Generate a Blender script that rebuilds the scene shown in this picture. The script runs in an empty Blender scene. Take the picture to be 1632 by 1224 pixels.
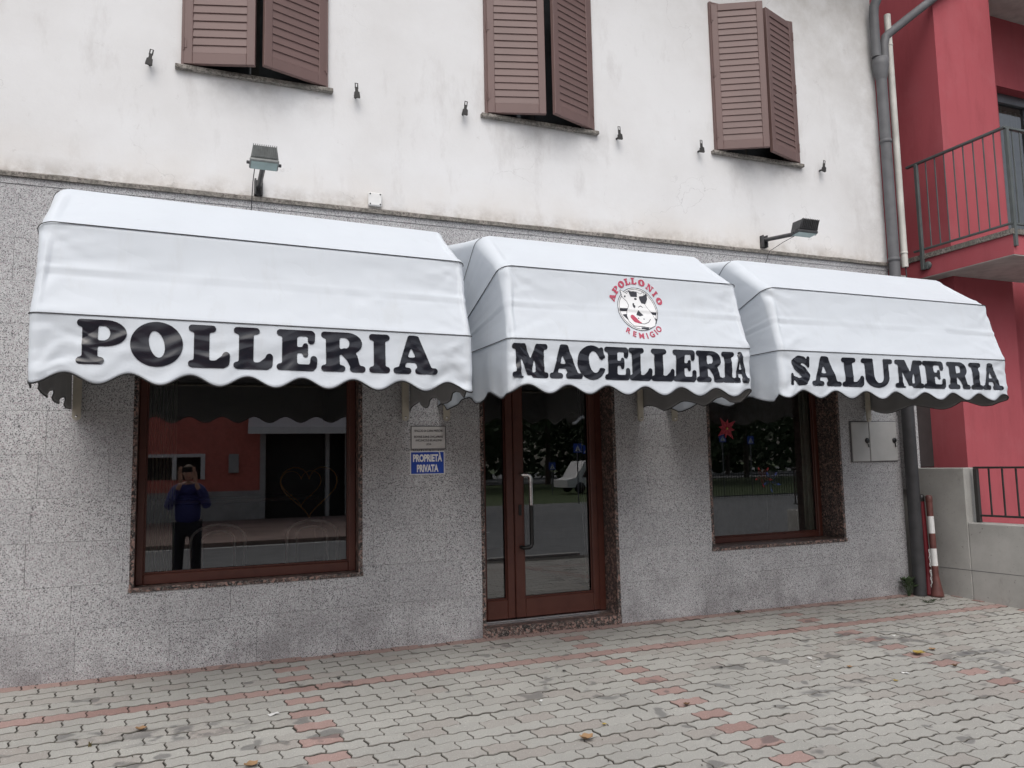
import bpy, bmesh, math, random
import numpy as np
from mathutils import Vector, Matrix, noise
random.seed(7)
R = math.radians
sc = bpy.context.scene
COL = sc.collection

# ------------------------------------------------------------------ camera, sky, sun, exposure
F_PX, YAW, PITCH, ROLL = 1253.3, -0.39175, 0.10033, -0.01992
CAM = Vector((0, -6.006, 1.36))
cy, sy, cp, sp = math.cos(YAW), math.sin(YAW), math.cos(PITCH), math.sin(PITCH)
fw = Vector((-sy*cp, cy*cp, sp)); rt = Vector((cy, sy, 0)); up = rt.cross(fw)
rt2 = rt*math.cos(ROLL) + up*math.sin(ROLL); up2 = up*math.cos(ROLL) - rt*math.sin(ROLL)
cam = bpy.data.cameras.new('camera'); cam.sensor_width = 36; cam.lens = F_PX/1632*36
cam.clip_start = 0.02; cam.clip_end = 600
co = bpy.data.objects.new('camera', cam); COL.objects.link(co)
m = Matrix((rt2, up2, -fw)).transposed().to_4x4(); m.translation = CAM
co.matrix_world = m; sc.camera = co

world = bpy.data.worlds.new('World'); sc.world = world; world.use_nodes = True
wn = world.node_tree.nodes; wl_ = world.node_tree.links
sky = wn.new('ShaderNodeTexSky'); sky.sky_type = 'NISHITA'; sky.sun_disc = False
SUN_EL, SUN_AZ = R(53), R(200)
sky.sun_elevation = SUN_EL; sky.sun_rotation = SUN_AZ; sky.dust_density = 4; sky.air_density = 1.0; sky.ozone_density = 1
hs = wn.new('ShaderNodeHueSaturation'); hs.inputs['Saturation'].default_value = 0.42
bg = wn['Background']; bg.inputs['Strength'].default_value = 0.15
wl_.new(sky.outputs[0], hs.inputs['Color']); wl_.new(hs.outputs[0], bg.inputs['Color'])
sun = bpy.data.lights.new('sun', 'SUN'); sun.energy = 1.1; sun.angle = R(60); sun.color = (1, .97, .93)
so = bpy.data.objects.new('sun', sun); COL.objects.link(so)
sd = Vector((math.sin(SUN_AZ)*math.cos(SUN_EL), math.cos(SUN_AZ)*math.cos(SUN_EL), math.sin(SUN_EL)))
so.rotation_euler = sd.to_track_quat('Z', 'Y').to_euler(); so.location = (0, -20, 30)
sc.view_settings.view_transform = 'Standard'; sc.view_settings.look = 'None'
sc.view_settings.exposure = 0.10; sc.view_settings.gamma = 1; sc.view_settings.use_curve_mapping = False

# ------------------------------------------------------------------ materials
def rgb(r, g, b): return (r, g, b, 1)
class M:
    def __init__(s, name, col, rough=.6, metal=0, spec=.5):
        s.m = bpy.data.materials.new(name); s.m.use_nodes = True
        s.nt = s.m.node_tree; s.b = s.nt.nodes['Principled BSDF']
        s.b.inputs['Roughness'].default_value = rough; s.b.inputs['Metallic'].default_value = metal
        s.b.inputs['Specular IOR Level'].default_value = spec
        s.c = s.n('ShaderNodeRGB'); s.c.outputs[0].default_value = rgb(*col); s.col = s.c.outputs[0]
        s.pos = s.n('ShaderNodeNewGeometry').outputs['Position']; s.h = None; s.fin()
    def n(s, t): return s.nt.nodes.new(t)
    def l(s, a, b): s.nt.links.new(a, b)
    def fin(s): s.l(s.col, s.b.inputs['Base Color'])
    def noise(s, scale, detail=3, rough=.5, stretch=None, vec=None):
        t = s.n('ShaderNodeTexNoise'); t.inputs['Scale'].default_value = scale
        t.inputs['Detail'].default_value = detail; t.inputs['Roughness'].default_value = rough
        v = vec or s.pos
        if stretch:
            mp = s.n('ShaderNodeMapping'); mp.inputs['Scale'].default_value = stretch; s.l(v, mp.inputs[0]); v = mp.outputs[0]
        s.l(v, t.inputs['Vector']); return t.outputs['Fac']
    def voro(s, scale, out='Distance', stretch=None):
        t = s.n('ShaderNodeTexVoronoi'); t.inputs['Scale'].default_value = scale; v = s.pos
        if stretch:
            mp = s.n('ShaderNodeMapping'); mp.inputs['Scale'].default_value = stretch; s.l(v, mp.inputs[0]); v = mp.outputs[0]
        s.l(v, t.inputs['Vector']); return t.outputs[out]
    def ramp(s, f, a, b, ca=0., cb=1.):
        t = s.n('ShaderNodeMapRange'); s.l(f, t.inputs[0])
        for i, v in enumerate((a, b, ca, cb)): t.inputs[i+1].default_value = v
        return t.outputs[0]
    def math(s, op, a, b):
        t = s.n('ShaderNodeMath'); t.operation = op
        for i, v in enumerate((a, b)):
            if isinstance(v, (int, float)): t.inputs[i].default_value = v
            else: s.l(v, t.inputs[i])
        return t.outputs[0]
    def mix(s, f, col, mode='MIX'):
        t = s.n('ShaderNodeMix'); t.data_type = 'RGBA'; t.blend_type = mode
        if isinstance(f, (int, float)): t.inputs[0].default_value = f
        else: s.l(f, t.inputs[0])
        s.l(s.col, t.inputs[6])
        if isinstance(col, tuple): t.inputs[7].default_value = rgb(*col)
        else: s.l(col, t.inputs[7])
        s.col = t.outputs[2]; s.fin(); return s
    def bump(s, h, strength=.3, dist=.01):
        t = s.n('ShaderNodeBump'); t.inputs['Strength'].default_value = strength; t.inputs['Distance'].default_value = dist
        s.l(h, t.inputs['Height'])
        if s.h: s.l(s.h, t.inputs['Normal'])
        s.h = t.outputs[0]; s.l(s.h, s.b.inputs['Normal']); return s
    def rgh(s, f, lo, hi): s.l(s.ramp(f, 0.3, .7, lo, hi), s.b.inputs['Roughness']); return s

def simple(name, col, rough=.6, metal=0, var=.12, sc_=9, bump=0):
    a = M(name, col, rough, metal)
    d = tuple(c*(1-2.2*var) for c in col); a.mix(a.ramp(a.noise(sc_, 4), .35, .75), d)
    if bump: a.bump(a.noise(sc_*12, 3), bump, .003)
    return a

def granite_mat():
    a = M('grey_granite', (.44, .445, .45), .42)
    v = a.n('ShaderNodeTexVoronoi'); v.inputs['Scale'].default_value = 185; a.l(a.pos, v.inputs['Vector'])
    sep = a.n('ShaderNodeSeparateColor'); a.l(v.outputs['Color'], sep.inputs[0])
    a.mix(a.ramp(sep.outputs[0], .58, .66), (.58, .585, .59))
    a.mix(a.ramp(sep.outputs[1], .80, .85), (.09, .09, .095))
    a.mix(a.ramp(sep.outputs[2], .86, .9), (.36, .31, .33))
    a.mix(a.ramp(a.noise(140, 2), .57, .70, 0, .8), (.16, .16, .165))
    oi = a.n('ShaderNodeObjectInfo').outputs['Random']
    a.mix(a.ramp(oi, 0, 1, 0, .11), (.18, .18, .2))
    a.mix(a.ramp(a.noise(1.3, 5, .62), .42, .78, 0, .30), (.15, .145, .155))
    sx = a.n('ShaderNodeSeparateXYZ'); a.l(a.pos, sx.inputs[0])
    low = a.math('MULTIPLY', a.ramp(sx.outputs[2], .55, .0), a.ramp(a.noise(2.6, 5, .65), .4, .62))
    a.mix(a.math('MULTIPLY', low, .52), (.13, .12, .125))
    a.rgh(a.noise(40), .35, .55); a.bump(a.noise(160, 2), .12, .002)
    return a.m
def redgranite_mat():
    a = M('brown_granite', (.10, .065, .058), .3)
    v = a.n('ShaderNodeTexVoronoi'); v.inputs['Scale'].default_value = 62; a.l(a.pos, v.inputs['Vector'])
    sep = a.n('ShaderNodeSeparateColor'); a.l(v.outputs['Color'], sep.inputs[0])
    a.mix(a.ramp(sep.outputs[0], .6, .66), (.30, .19, .16)); a.mix(a.ramp(sep.outputs[1], .55, .6), (.022, .02, .02))
    a.mix(a.ramp(a.noise(120, 1), .58, .62), (.24, .21, .19)); a.mix(a.ramp(a.noise(3, 4), .45, .75, 0, .5), (.05, .04, .036))
    return a.m
def plaster_mat():
    a = M('white_plaster', (.755, .760, .768), .88, spec=.2)
    a.mix(a.ramp(a.noise(.9, 6, .62), .40, .72), (.68, .675, .672))
    a.mix(a.ramp(a.noise(2.4, 6, .7, (1, 1, .35)), .55, .85, 0, .8), (.45, .43, .42))
    a.mix(a.ramp(a.noise(7, 6, .8), .62, .8, 0, .7), (.40, .38, .375))
    sx = a.n('ShaderNodeSeparateXYZ'); a.l(a.pos, sx.inputs[0])
    damp = a.math('MULTIPLY', a.ramp(sx.outputs[2], 3.75, 3.4), a.ramp(a.noise(1.1, 5, .6), .38, .62))
    a.mix(a.math('MULTIPLY', damp, .45), (.62, .55, .47))
    low = a.math('MULTIPLY', a.ramp(sx.outputs[2], 3.52, 3.38), a.ramp(a.noise(5, 5, .7), .42, .62))
    a.mix(a.math('MULTIPLY', low, .65), (.36, .32, .28))
    # dirt runs under the three sills and a damp zone at the top right
    for x0, x1 in ((-.1, .95), (2.3, 3.4), (4.65, 5.75)):
        inx = a.math('MULTIPLY', a.ramp(sx.outputs[0], x0-.05, x0+.25), a.ramp(sx.outputs[0], x1+.1, x1-.1))
        inz = a.math('MULTIPLY', a.ramp(sx.outputs[2], 3.95, 4.27), a.ramp(sx.outputs[2], 4.33, 4.29))
        f = a.math('MULTIPLY', a.math('MULTIPLY', inx, inz), a.ramp(a.noise(2.2, 5, .7), .36, .64))
        a.mix(a.math('MULTIPLY', f, .60), (.32, .31, .305))
    tr = a.math('MULTIPLY', a.math('MULTIPLY', a.ramp(sx.outputs[0], 3.6, 5.2), a.ramp(sx.outputs[2], 4.6, 6.2)), a.ramp(a.noise(1.6, 6, .7), .35, .65))
    a.mix(a.math('MULTIPLY', tr, .65), (.36, .335, .30))
    er = a.math('MULTIPLY', a.ramp(sx.outputs[0], 6.1, 6.85), a.ramp(a.noise(3.0, 6, .7), .38, .62))
    a.mix(a.math('MULTIPLY', er, .5), (.40, .38, .365))
    # hairline cracks
    ck = a.n('ShaderNodeTexVoronoi'); ck.feature = 'DISTANCE_TO_EDGE'; ck.inputs['Scale'].default_value = .8
    w = a.n('ShaderNodeVectorMath'); w.operation = 'ADD'; nz = a.n('ShaderNodeTexNoise'); nz.inputs['Scale'].default_value = 3; nz.inputs['Detail'].default_value = 6
    a.l(a.pos, nz.inputs['Vector']); a.l(a.pos, w.inputs[0]); a.l(nz.outputs['Color'], w.inputs[1]); a.l(w.outputs[0], ck.inputs['Vector'])
    crk = a.math('MULTIPLY', a.ramp(ck.outputs['Distance'], .004, .0), a.ramp(a.noise(1.0, 2), .52, .6))
    a.mix(a.math('MULTIPLY', crk, .35), (.25, .24, .23))
    a.bump(a.noise(6, 6, .6), .25, .02); a.bump(a.noise(90, 3), .25, .003)
    return a.m
def paver_mat(name, col, red=False):
    a = M(name, col, .85, spec=.25)
    oi = a.n('ShaderNodeObjectInfo').outputs['Random']; ri = a.n('ShaderNodeNewGeometry').outputs['Random Per Island']
    s = a.math('FRACT', a.math('ADD', oi, a.math('MULTIPLY', ri, 3.7)), 0)
    a.mix(a.ramp(s, 0, 1, 0, .42), tuple(c*.68 for c in col)); a.mix(a.ramp(s, .72, 1, 0, .34), (.35, .27, .24) if not red else (.25, .12, .10))
    a.mix(a.ramp(a.noise(170, 2, .7), .52, .74, 0, .7), tuple(c*.45 for c in col)); a.mix(a.ramp(a.noise(110, 2), .62, .7, 0, .5), tuple(min(1, c*1.7) for c in col))
    a.mix(a.ramp(a.noise(1.1, 5, .6), .40, .70, 0, .45), tuple(c*.6 for c in col))
    sx = a.n('ShaderNodeSeparateXYZ'); a.l(a.pos, sx.inputs[0])
    # dark oil spots: many small, some in the patch by the corner
    b1 = a.ramp(a.noise(5.5, 2, .4), .665, .70); a.mix(a.math('MULTIPLY', b1, .55), (.075, .075, .08))
    for cx_, cy_, rx, ry in ((5.25, -1.22, .55, .22), (5.45, -1.75, .4, .12), (3.75, -1.98, .32, .07), (.0, -1.2, .42, .14), (-.42, -1.08, .2, .08)):
        dx = a.math('DIVIDE', a.math('SUBTRACT', sx.outputs[0], cx_), rx); dy = a.math('DIVIDE', a.math('SUBTRACT', sx.outputs[1], cy_), ry)
        d2 = a.math('ADD', a.math('MULTIPLY', dx, dx), a.math('MULTIPLY', dy, dy))
        g = a.math('MULTIPLY', a.ramp(d2, 1.1, .2), a.ramp(a.noise(8, 3, .5), .47, .56)); a.mix(a.math('MULTIPLY', g, .62), (.07, .07, .078))
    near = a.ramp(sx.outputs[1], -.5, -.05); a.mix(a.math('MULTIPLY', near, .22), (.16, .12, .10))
    a.bump(a.noise(170, 3, .7), .5, .003)
    return a.m
def fabric_mat(name, col, rough, tr=0):
    a = M(name, col, rough)
    a.mix(a.ramp(a.noise(1.6, 5, .6), .45, .8, 0, .35), tuple(c*.86 for c in col))
    a.mix(a.ramp(a.noise(14, 4, .7), .66, .8, 0, .3), tuple(c*.7 for c in col))
    if tr:
        mo = a.nt.nodes['Material Output']; tl = a.n('ShaderNodeBsdfTranslucent'); tl.inputs[0].default_value = rgb(.85, .88, .92)
        mx = a.n('ShaderNodeMixShader'); mx.inputs[0].default_value = tr; a.l(a.b.outputs[0], mx.inputs[1]); a.l(tl.outputs[0], mx.inputs[2]); a.l(mx.outputs[0], mo.inputs['Surface'])
    a.bump(a.noise(3.2, 2, .4, (1, 1, 2.0)), .06, .02)
    a.bump(a.math('ABSOLUTE', a.math('SUBTRACT', a.noise(3.0, 2, .4, (1, 1, 1.3)), .5), 0), .35, .03)
    sx = a.n('ShaderNodeSeparateXYZ'); a.l(a.pos, sx.inputs[0])
    a.mix(a.math('MULTIPLY', a.math('MULTIPLY', a.ramp(sx.outputs[2], 3.0, 2.2, .3, 1), a.ramp(a.noise(9, 5, .7, (1, 1, .12)), .55, .75)), .16), (.38, .37, .33))
    return a.m
def red_mat():
    a = M('red_render', (.43, .10, .118), .9, spec=.2)
    a.mix(a.ramp(a.noise(1.2, 4), .4, .7, 0, .3), (.37, .08, .095)); a.mix(a.ramp(a.noise(5, 6, .7, (1, 1, .2)), .50, .78, 0, .55), (.29, .065, .075)); a.mix(a.ramp(a.noise(2.2, 5, .65), .5, .8, 0, .4), (.46, .15, .17)); a.bump(a.noise(140, 3), .4, .003); return a.m
def glass_mat(name, ior=2.85, tint=(.86, .90, .88)):
    mt = bpy.data.materials.new(name); mt.use_nodes = True; nt = mt.node_tree; nt.nodes.clear()
    o = nt.nodes.new('ShaderNodeOutputMaterial'); mx = nt.nodes.new('ShaderNodeMixShader'); t = nt.nodes.new('ShaderNodeBsdfTransparent')
    g = nt.nodes.new('ShaderNodeBsdfGlossy'); f = nt.nodes.new('ShaderNodeFresnel'); f.inputs[0].default_value = ior
    g.inputs['Roughness'].default_value = 0.0; t.inputs[0].default_value = rgb(*tint)
    nt.links.new(f.outputs[0], mx.inputs[0]); nt.links.new(t.outputs[0], mx.inputs[1]); nt.links.new(g.outputs[0], mx.inputs[2]); nt.links.new(mx.outputs[0], o.inputs[0])
    return mt
def concrete_mat():
    a = M('cast_concrete', (.46, .455, .435), .9, spec=.2)
    a.mix(a.ramp(a.noise(1.4, 6, .65), .35, .7), (.31, .305, .29)); a.mix(a.ramp(a.noise(5, 5, .7, (1, 1, .5)), .6, .8, 0, .7), (.16, .155, .145))
    sx = a.n('ShaderNodeSeparateXYZ'); a.l(a.pos, sx.inputs[0])
    a.mix(a.math('MULTIPLY', a.ramp(sx.outputs[1], -.40, -.1), .3), (.14, .135, .13))  # raised block's side darkens towards the corner: its shade is put into the colour
    a.mix(a.ramp(a.noise(7, 6, .75, (1, 1, .15)), .58, .78, 0, .45), (.22, .215, .20)); a.mix(a.ramp(a.noise(38, 3), .68, .74, 0, .6), (.16, .155, .15)); a.bump(a.noise(60, 4), .3, .004); return a.m

G = {}
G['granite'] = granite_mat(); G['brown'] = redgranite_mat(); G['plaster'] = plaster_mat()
G['joint'] = simple('dark_mortar', (.16, .16, .16), .9).m
G['cornice'] = (lambda a: (a.mix(a.ramp(a.noise(55, 3, .7), .45, .6), (.09, .08, .07)), a.mix(a.ramp(a.noise(6, 5, .7), .4, .7), (.12, .115, .10)), a.m)[-1])(M('weathered_sill_stone', (.30, .275, .25), .85))
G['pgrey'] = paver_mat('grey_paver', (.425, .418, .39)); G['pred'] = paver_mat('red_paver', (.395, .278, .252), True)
G['egrey'] = simple('grey_paver_dirty_edge', (.19, .18, .16), .95, var=.2, sc_=25).m; G['ered'] = simple('red_paver_dirty_edge', (.20, .13, .115), .95, var=.2, sc_=25).m
G['sand'] = simple('joint_sand', (.06, .055, .045), .95, var=.2, sc_=30, bump=.4).m
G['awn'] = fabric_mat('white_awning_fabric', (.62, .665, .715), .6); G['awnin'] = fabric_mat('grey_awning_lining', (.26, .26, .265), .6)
G['trim'] = simple('black_piping', (.012, .012, .014), .5).m
G['seam'] = simple('dark_grey_seam_piping', (.05, .05, .055), .6).m
G['vinyl'] = (lambda a: (a.bump(a.noise(3, 2, .4, (1, 1, 1.6)), .12, .02), a.m)[-1])(M('black_vinyl_lettering', (.014, .015, .022), .2))
G['shut'] = (lambda a: (a.mix(a.ramp(a.noise(3, 4), .4, .7, 0, .5), (.12, .075, .068)), a.m)[-1])(M('brown_shutter_paint', (.155, .094, .086), .5))
G['frame'] = (lambda a: (a.mix(a.ramp(a.noise(9, 5, .6), .4, .7, 0, .6), (.055, .014, .010)), a.m)[-1])(M('reddish_brown_frame_paint', (.085, .027, .018), .38))
G['glass'] = glass_mat('window_glass'); G['red'] = red_mat(); G['conc'] = concrete_mat()
G['metal'] = simple('dark_grey_paint', (.075, .08, .085), .5).m; G['steel'] = simple('brushed_steel', (.8, .8, .8), .22, 1, var=.04).m
G['pipe'] = simple('grey_downpipe', (.135, .137, .145), .6).m; G['wpipe'] = simple('white_pipe', (.62, .61, .57), .5, var=.15, sc_=5).m
G['lamp'] = simple('grey_lamp_housing', (.22, .235, .23), .5, var=.15, sc_=25).m; G['ldark'] = simple('dark_lamp_metal', (.06, .06, .062), .5, var=.2, sc_=25).m
G['lens'] = simple('floodlight_lens', (.28, .36, .35), .12).m; G['black'] = simple('black_plastic', (.012, .012, .012), .3).m
G['iron'] = simple('dark_iron', (.035, .033, .032), .6).m
G['cream'] = simple('cream_bracket_paint', (.50, .46, .38), .45).m
G['meter'] = simple('pale_grey_meter_door', (.44, .44, .43), .5, var=.1, sc_=4).m
G['white'] = simple('white_paint', (.75, .75, .74), .5, var=.06).m; G['blue'] = simple('sign_blue', (.015, .06, .36), .3, var=.05).m
G['plaq'] = simple('aluminium_plaque', (.50, .49, .48), .4, .0, var=.1, sc_=4).m; G['ink'] = simple('printed_ink', (.06, .055, .06), .5).m
G['soffit'] = simple('pale_soffit', (.55, .53, .50), .9).m; G['rail'] = simple('grey_green_rail', (.10, .115, .115), .45).m
G['logr'] = simple('logo_red', (.50, .07, .12), .4, var=.05).m; G['logk'] = simple('logo_black', (.035, .035, .045), .4, var=.05).m; G['logw'] = simple('logo_white', (.82, .83, .84), .4, var=.02).m
G['chrome'] = simple('chair_tube', (.85, .85, .84), .25, 0, var=.03).m
G['dark'] = simple('dark_interior', (.035, .033, .03), .9).m; G['asph'] = simple('asphalt', (.17, .175, .178), .9, var=.15, sc_=2, bump=.3).m
G['grass'] = simple('verge_grass', (.06, .09, .025), .95, var=.2, sc_=3).m; G['leaf'] = simple('tree_leaf', (.05, .085, .03), .7, var=.25, sc_=1.5).m
G['bark'] = simple('bark', (.09, .07, .055), .9, bump=.5).m
G['curt'] = simple('pale_curtain', (.60, .64, .56), .9, var=.1).m
G['skin'] = simple('skin', (.45, .26, .19), .55, var=.05).m; G['jacket'] = simple('blue_jacket', (.03, .035, .16), .8).m; G['trous'] = simple('dark_trousers', (.012, .013, .02), .85).m; G['hair'] = simple('light_brown_hair', (.14, .09, .05), .6).m

# ------------------------------------------------------------------ helpers
def prop(o, label=None, cat=None, group=None, kind=None):
    for k, v in (('label', label), ('category', cat), ('group', group), ('kind', kind)):
        if v: o[k] = v
    return o
def thing(name, label, cat, loc=(0, 0, 0), group=None, rz=0):
    o = bpy.data.objects.new(name, None); o.empty_display_size = .1; COL.objects.link(o); o.location = loc; o.rotation_euler = (0, 0, rz)
    return prop(o, label, cat, group)
def link(name, me, parent=None, loc=None):
    o = bpy.data.objects.new(name, me); COL.objects.link(o)
    if parent: o.parent = parent
    if loc is not None: o.location = loc
    return o
class MB:
    def __init__(s): s.v = []; s.f = []; s.mi = []; s.sm = []
    def add(s, vs, fs, mi=0, smooth=False):
        n = len(s.v); s.v += [tuple(v) for v in vs]; s.f += [tuple(i+n for i in f) for f in fs]; s.mi += [mi]*len(fs); s.sm += [smooth]*len(fs); return s
    def box(s, x0, x1, y0, y1, z0, z1, mi=0, mat=None):
        vs = [Vector((x, y, z)) for x in (x0, x1) for y in (y0, y1) for z in (z0, z1)]
        if mat: vs = [mat @ v for v in vs]
        return s.add(vs, [(0, 1, 3, 2), (4, 6, 7, 5), (0, 4, 5, 1), (2, 3, 7, 6), (0, 2, 6, 4), (1, 5, 7, 3)], mi)
    def bbox(s, x0, x1, y0, y1, z0, z1, b=.004, mi=0, mat=None):
        # box with chamfered edges
        vs = []; c = ((x0+x1)/2, (y0+y1)/2, (z0+z1)/2); h = (abs(x1-x0)/2, abs(y1-y0)/2, abs(z1-z0)/2)
        idx = {}
        for sx in (-1, 1):
            for sy_ in (-1, 1):
                for sz in (-1, 1):
                    for ax in range(3):
                        d = [h[0]-b, h[1]-b, h[2]-b]; d[ax] = h[ax]
                        idx[(sx, sy_, sz, ax)] = len(vs); vs.append(Vector((c[0]+sx*d[0], c[1]+sy_*d[1], c[2]+sz*d[2])))
        fs = []
        for ax in range(3):
            for sg in (-1, 1):
                o = [a for a in range(3) if a != ax]; q = []
                for p_, r_ in ((-1, -1), (1, -1), (1, 1), (-1, 1)):
                    k = [0, 0, 0]; k[ax] = sg; k[o[0]] = p_; k[o[1]] = r_; q.append(idx[(*k, ax)])
                fs.append(q if (sg > 0) == (ax != 1) else q[::-1])
        for ax in range(3):
            o = [a for a in range(3) if a != ax]
            for p_ in (-1, 1):
                for r_ in (-1, 1):
                    a = [0, 0, 0]; a[ax] = -1; a[o[0]] = p_; a[o[1]] = r_; bq = a[:]; bq[ax] = 1
                    fs.append([idx[(*a, o[0])], idx[(*bq, o[0])], idx[(*bq, o[1])], idx[(*a, o[1])]])
        for k in [(a, b_, c_) for a in (-1, 1) for b_ in (-1, 1) for c_ in (-1, 1)]: fs.append([idx[(*k, 0)], idx[(*k, 1)], idx[(*k, 2)]])
        if mat: vs = [mat @ v for v in vs]
        return s.add(vs, fs, mi)
    def tube(s, pts, r, n=8, mi=0, caps=True):
        pts = [Vector(p) for p in pts]; rs = r if isinstance(r, (list, tuple)) else [r]*len(pts)
        vs = []; fs = []; ref = None
        for i, p in enumerate(pts):
            d = (pts[min(i+1, len(pts)-1)] - pts[max(i-1, 0)]).normalized()
            if ref is None:
                ref = Vector((0, 0, 1)) if abs(d.z) < .9 else Vector((0, 1, 0))
            a = d.cross(ref); 
            if a.length < 1e-4: a = d.cross(Vector((1, .3, .2)))
            a.normalize(); b = a.cross(d).normalized(); ref = b
            for k in range(n):
                t = 2*math.pi*k/n; vs.append(p + a*rs[i]*math.cos(t) + b*rs[i]*math.sin(t))
        for i in range(len(pts)-1):
            for k in range(n): fs.append((i*n+k, i*n+(k+1) % n, (i+1)*n+(k+1) % n, (i+1)*n+k))
        s.add(vs, fs, mi, True)
        if caps: s.add(vs[:n], [tuple(range(n))[::-1]], mi); s.add(vs[-n:], [tuple(range(n))], mi)
        return s
    def lathe(s, base, prof, n=14, mi=0, axis=None):
        base = Vector(base); ax = Vector(axis or (0, 0, 1)).normalized(); a = ax.orthogonal().normalized(); b = ax.cross(a); vs = []; fs = []
        for r_, h_ in prof:
            for k in range(n):
                t = 2*math.pi*k/n; vs.append(base + ax*h_ + (a*math.cos(t)+b*math.sin(t))*r_)
        for i in range(len(prof)-1):
            for k in range(n): fs.append((i*n+k, i*n+(k+1) % n, (i+1)*n+(k+1) % n, (i+1)*n+k))
        return s.add(vs, fs, mi, True)
    def prism(s, poly, y0, y1, mi=0):   # polygon in x,z extruded along y
        n = len(poly); vs = [(x, y0, z) for x, z in poly] + [(x, y1, z) for x, z in poly]
        return s.add(vs, [tuple(range(n)), tuple(range(2*n-1, n-1, -1))] + [(i, (i+1) % n + 0, (i+1) % n + n, i+n)[::-1] for i in range(n)], mi)
    def mesh(s, name, mats):
        me = bpy.data.meshes.new(name); me.from_pydata(s.v, [], s.f)
        for m_ in (mats if isinstance(mats, (list, tuple)) else [mats]): me.materials.append(m_)
        me.polygons.foreach_set('material_index', s.mi); me.polygons.foreach_set('use_smooth', s.sm)
        me.update(); return me
    def build(s, name, mats, parent=None, loc=None, fix=True):
        me = s.mesh(name, mats)
        if fix:
            bm = bmesh.new(); bm.from_mesh(me); bmesh.ops.recalc_face_normals(bm, faces=bm.faces[:]); bm.to_mesh(me); bm.free()
        return link(name, me, parent, loc)
def copy_tree(o, loc=None, label=None, parent=None):
    c = o.copy(); COL.objects.link(c); c.parent = parent
    if loc is not None: c.location = loc
    if label: c['label'] = label
    for ch in list(o.children): copy_tree(ch, None, None, c)
    return c
def sub_rects(r, holes):
    """r minus holes, as rectangles"""
    out = [r]
    for h in holes:
        nxt = []
        for (x0, x1, z0, z1) in out:
            hx0, hx1, hz0, hz1 = h
            if hx0 >= x1 or hx1 <= x0 or hz0 >= z1 or hz1 <= z0: nxt.append((x0, x1, z0, z1)); continue
            a, b = max(x0, hx0), min(x1, hx1); c, d = max(z0, hz0), min(z1, hz1)
            if a > x0: nxt.append((x0, a, z0, z1))
            if b < x1: nxt.append((b, x1, z0, z1))
            if c > z0: nxt.append((a, b, z0, c))
            if d < z1: nxt.append((a, b, d, z1))
        out = nxt
    return [q for q in out if q[1]-q[0] > 1e-4 and q[3]-q[2] > 1e-4]
def ground_z(x, y): return .0516*y - .005*x if y > -7.2 else .0516*-7.2 - .005*x
FULL = {}

# ------------------------------------------------------------------ the setting: street, verge, pavement
street = MB().add([(-250, -400, -.62), (300, -400, -.62), (300, 60, -.62), (-250, 60, -.62)], [(0, 1, 2, 3)]).build('ground', G['grass']); prop(street, kind='structure')
rd = MB().add([(-120, -15.2, -.60), (140, -15.2, -.60), (140, -7.35, -.50), (-120, -7.35, -.50)], [(0, 1, 2, 3)])
rd.add([(8, -28, -.60), (140, -28, -.60), (140, -15.2, -.60), (8, -15.2, -.60)], [(0, 1, 2, 3)])
rd.add([(7.601, -7.35, -.50), (60, -7.35, -.50), (60, .2, -.50), (7.601, .2, -.50)], [(0, 1, 2, 3)])
rd.add([(20, -130, -.56), (140, -130, -.56), (140, -60, -.56), (20, -60, -.56)], [(0, 1, 2, 3)])
prop(rd.build('road', G['asph']), kind='structure')
ml = MB()
for x in range(-40, 60, 6): ml.add([(x, -10.5, -.545), (x+3, -10.5, -.545), (x+3, -10.35, -.542), (x, -10.35, -.542)], [(0, 1, 2, 3)])
ml.add([(-60, -14.9, -.589), (8, -14.9, -.589), (8, -14.75, -.587), (-60, -14.75, -.587)], [(0, 1, 2, 3)])
prop(ml.build('road_marking', G['white']), kind='structure')
sw = MB().box(-60, 8, -24.4, -15.3, -.8, -.50); prop(sw.build('pavement_opposite', simple('pinkish_paving', (.30, .22, .19), .9, var=.2, sc_=1).m), kind='structure')

# forecourt bed and pavers
PW, PL = .1105, .2175
bed = MB(); bz = lambda x, y: ground_z(x, y)-.014
bed.add([(-9, 1.0, bz(-9, 0)), (7.6, 1.0, bz(7.6, 0)), (7.6, -7.2, bz(7.6, -7.2)), (-9, -7.2, bz(-9, -7.2)), (-9, -7.2, -.7), (7.6, -7.2, -.7)], [(0, 3, 2, 1), (3, 4, 5, 2)])
pave = bed.build('pavement', G['sand']); prop(pave, kind='structure')
kb = MB()
for i in range(16): kb.bbox(-9+i*1.0, -8.004+i, -7.36, -7.21, -.62, ground_z(0, -7.2)+.004, .008)
prop(kb.build('kerb', G['conc']), kind='structure')
A_ = .0085
def row_y(k): return -.706 + (6-k)*PW           # centre of row k
def bnd(x, ph): return -A_*math.sin(4*math.pi*(x-ph)/PL)
NB = 10
def paver_outline():
    pts = []
    hw, hl = PW/2, PL/2; g = .0022
    nx, ny = NB, 4
    for i in range(nx): x = -hl+PL*i/nx; pts.append((x, -hw+g+bnd(x, -hl)))
    for i in range(ny): t = i/ny; pts.append((hl-g + .0075*math.sin(2*math.pi*t), -hw+PW*t))
    for i in range(nx): x = hl-PL*i/nx; pts.append((x, hw-g+bnd(x, -hl)))
    for i in range(ny): t = 1-i/ny; pts.append((-hl+g + .0075*math.sin(2*math.pi*t), -hw+PW*t))
    return pts
OUT = paver_outline()
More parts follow.
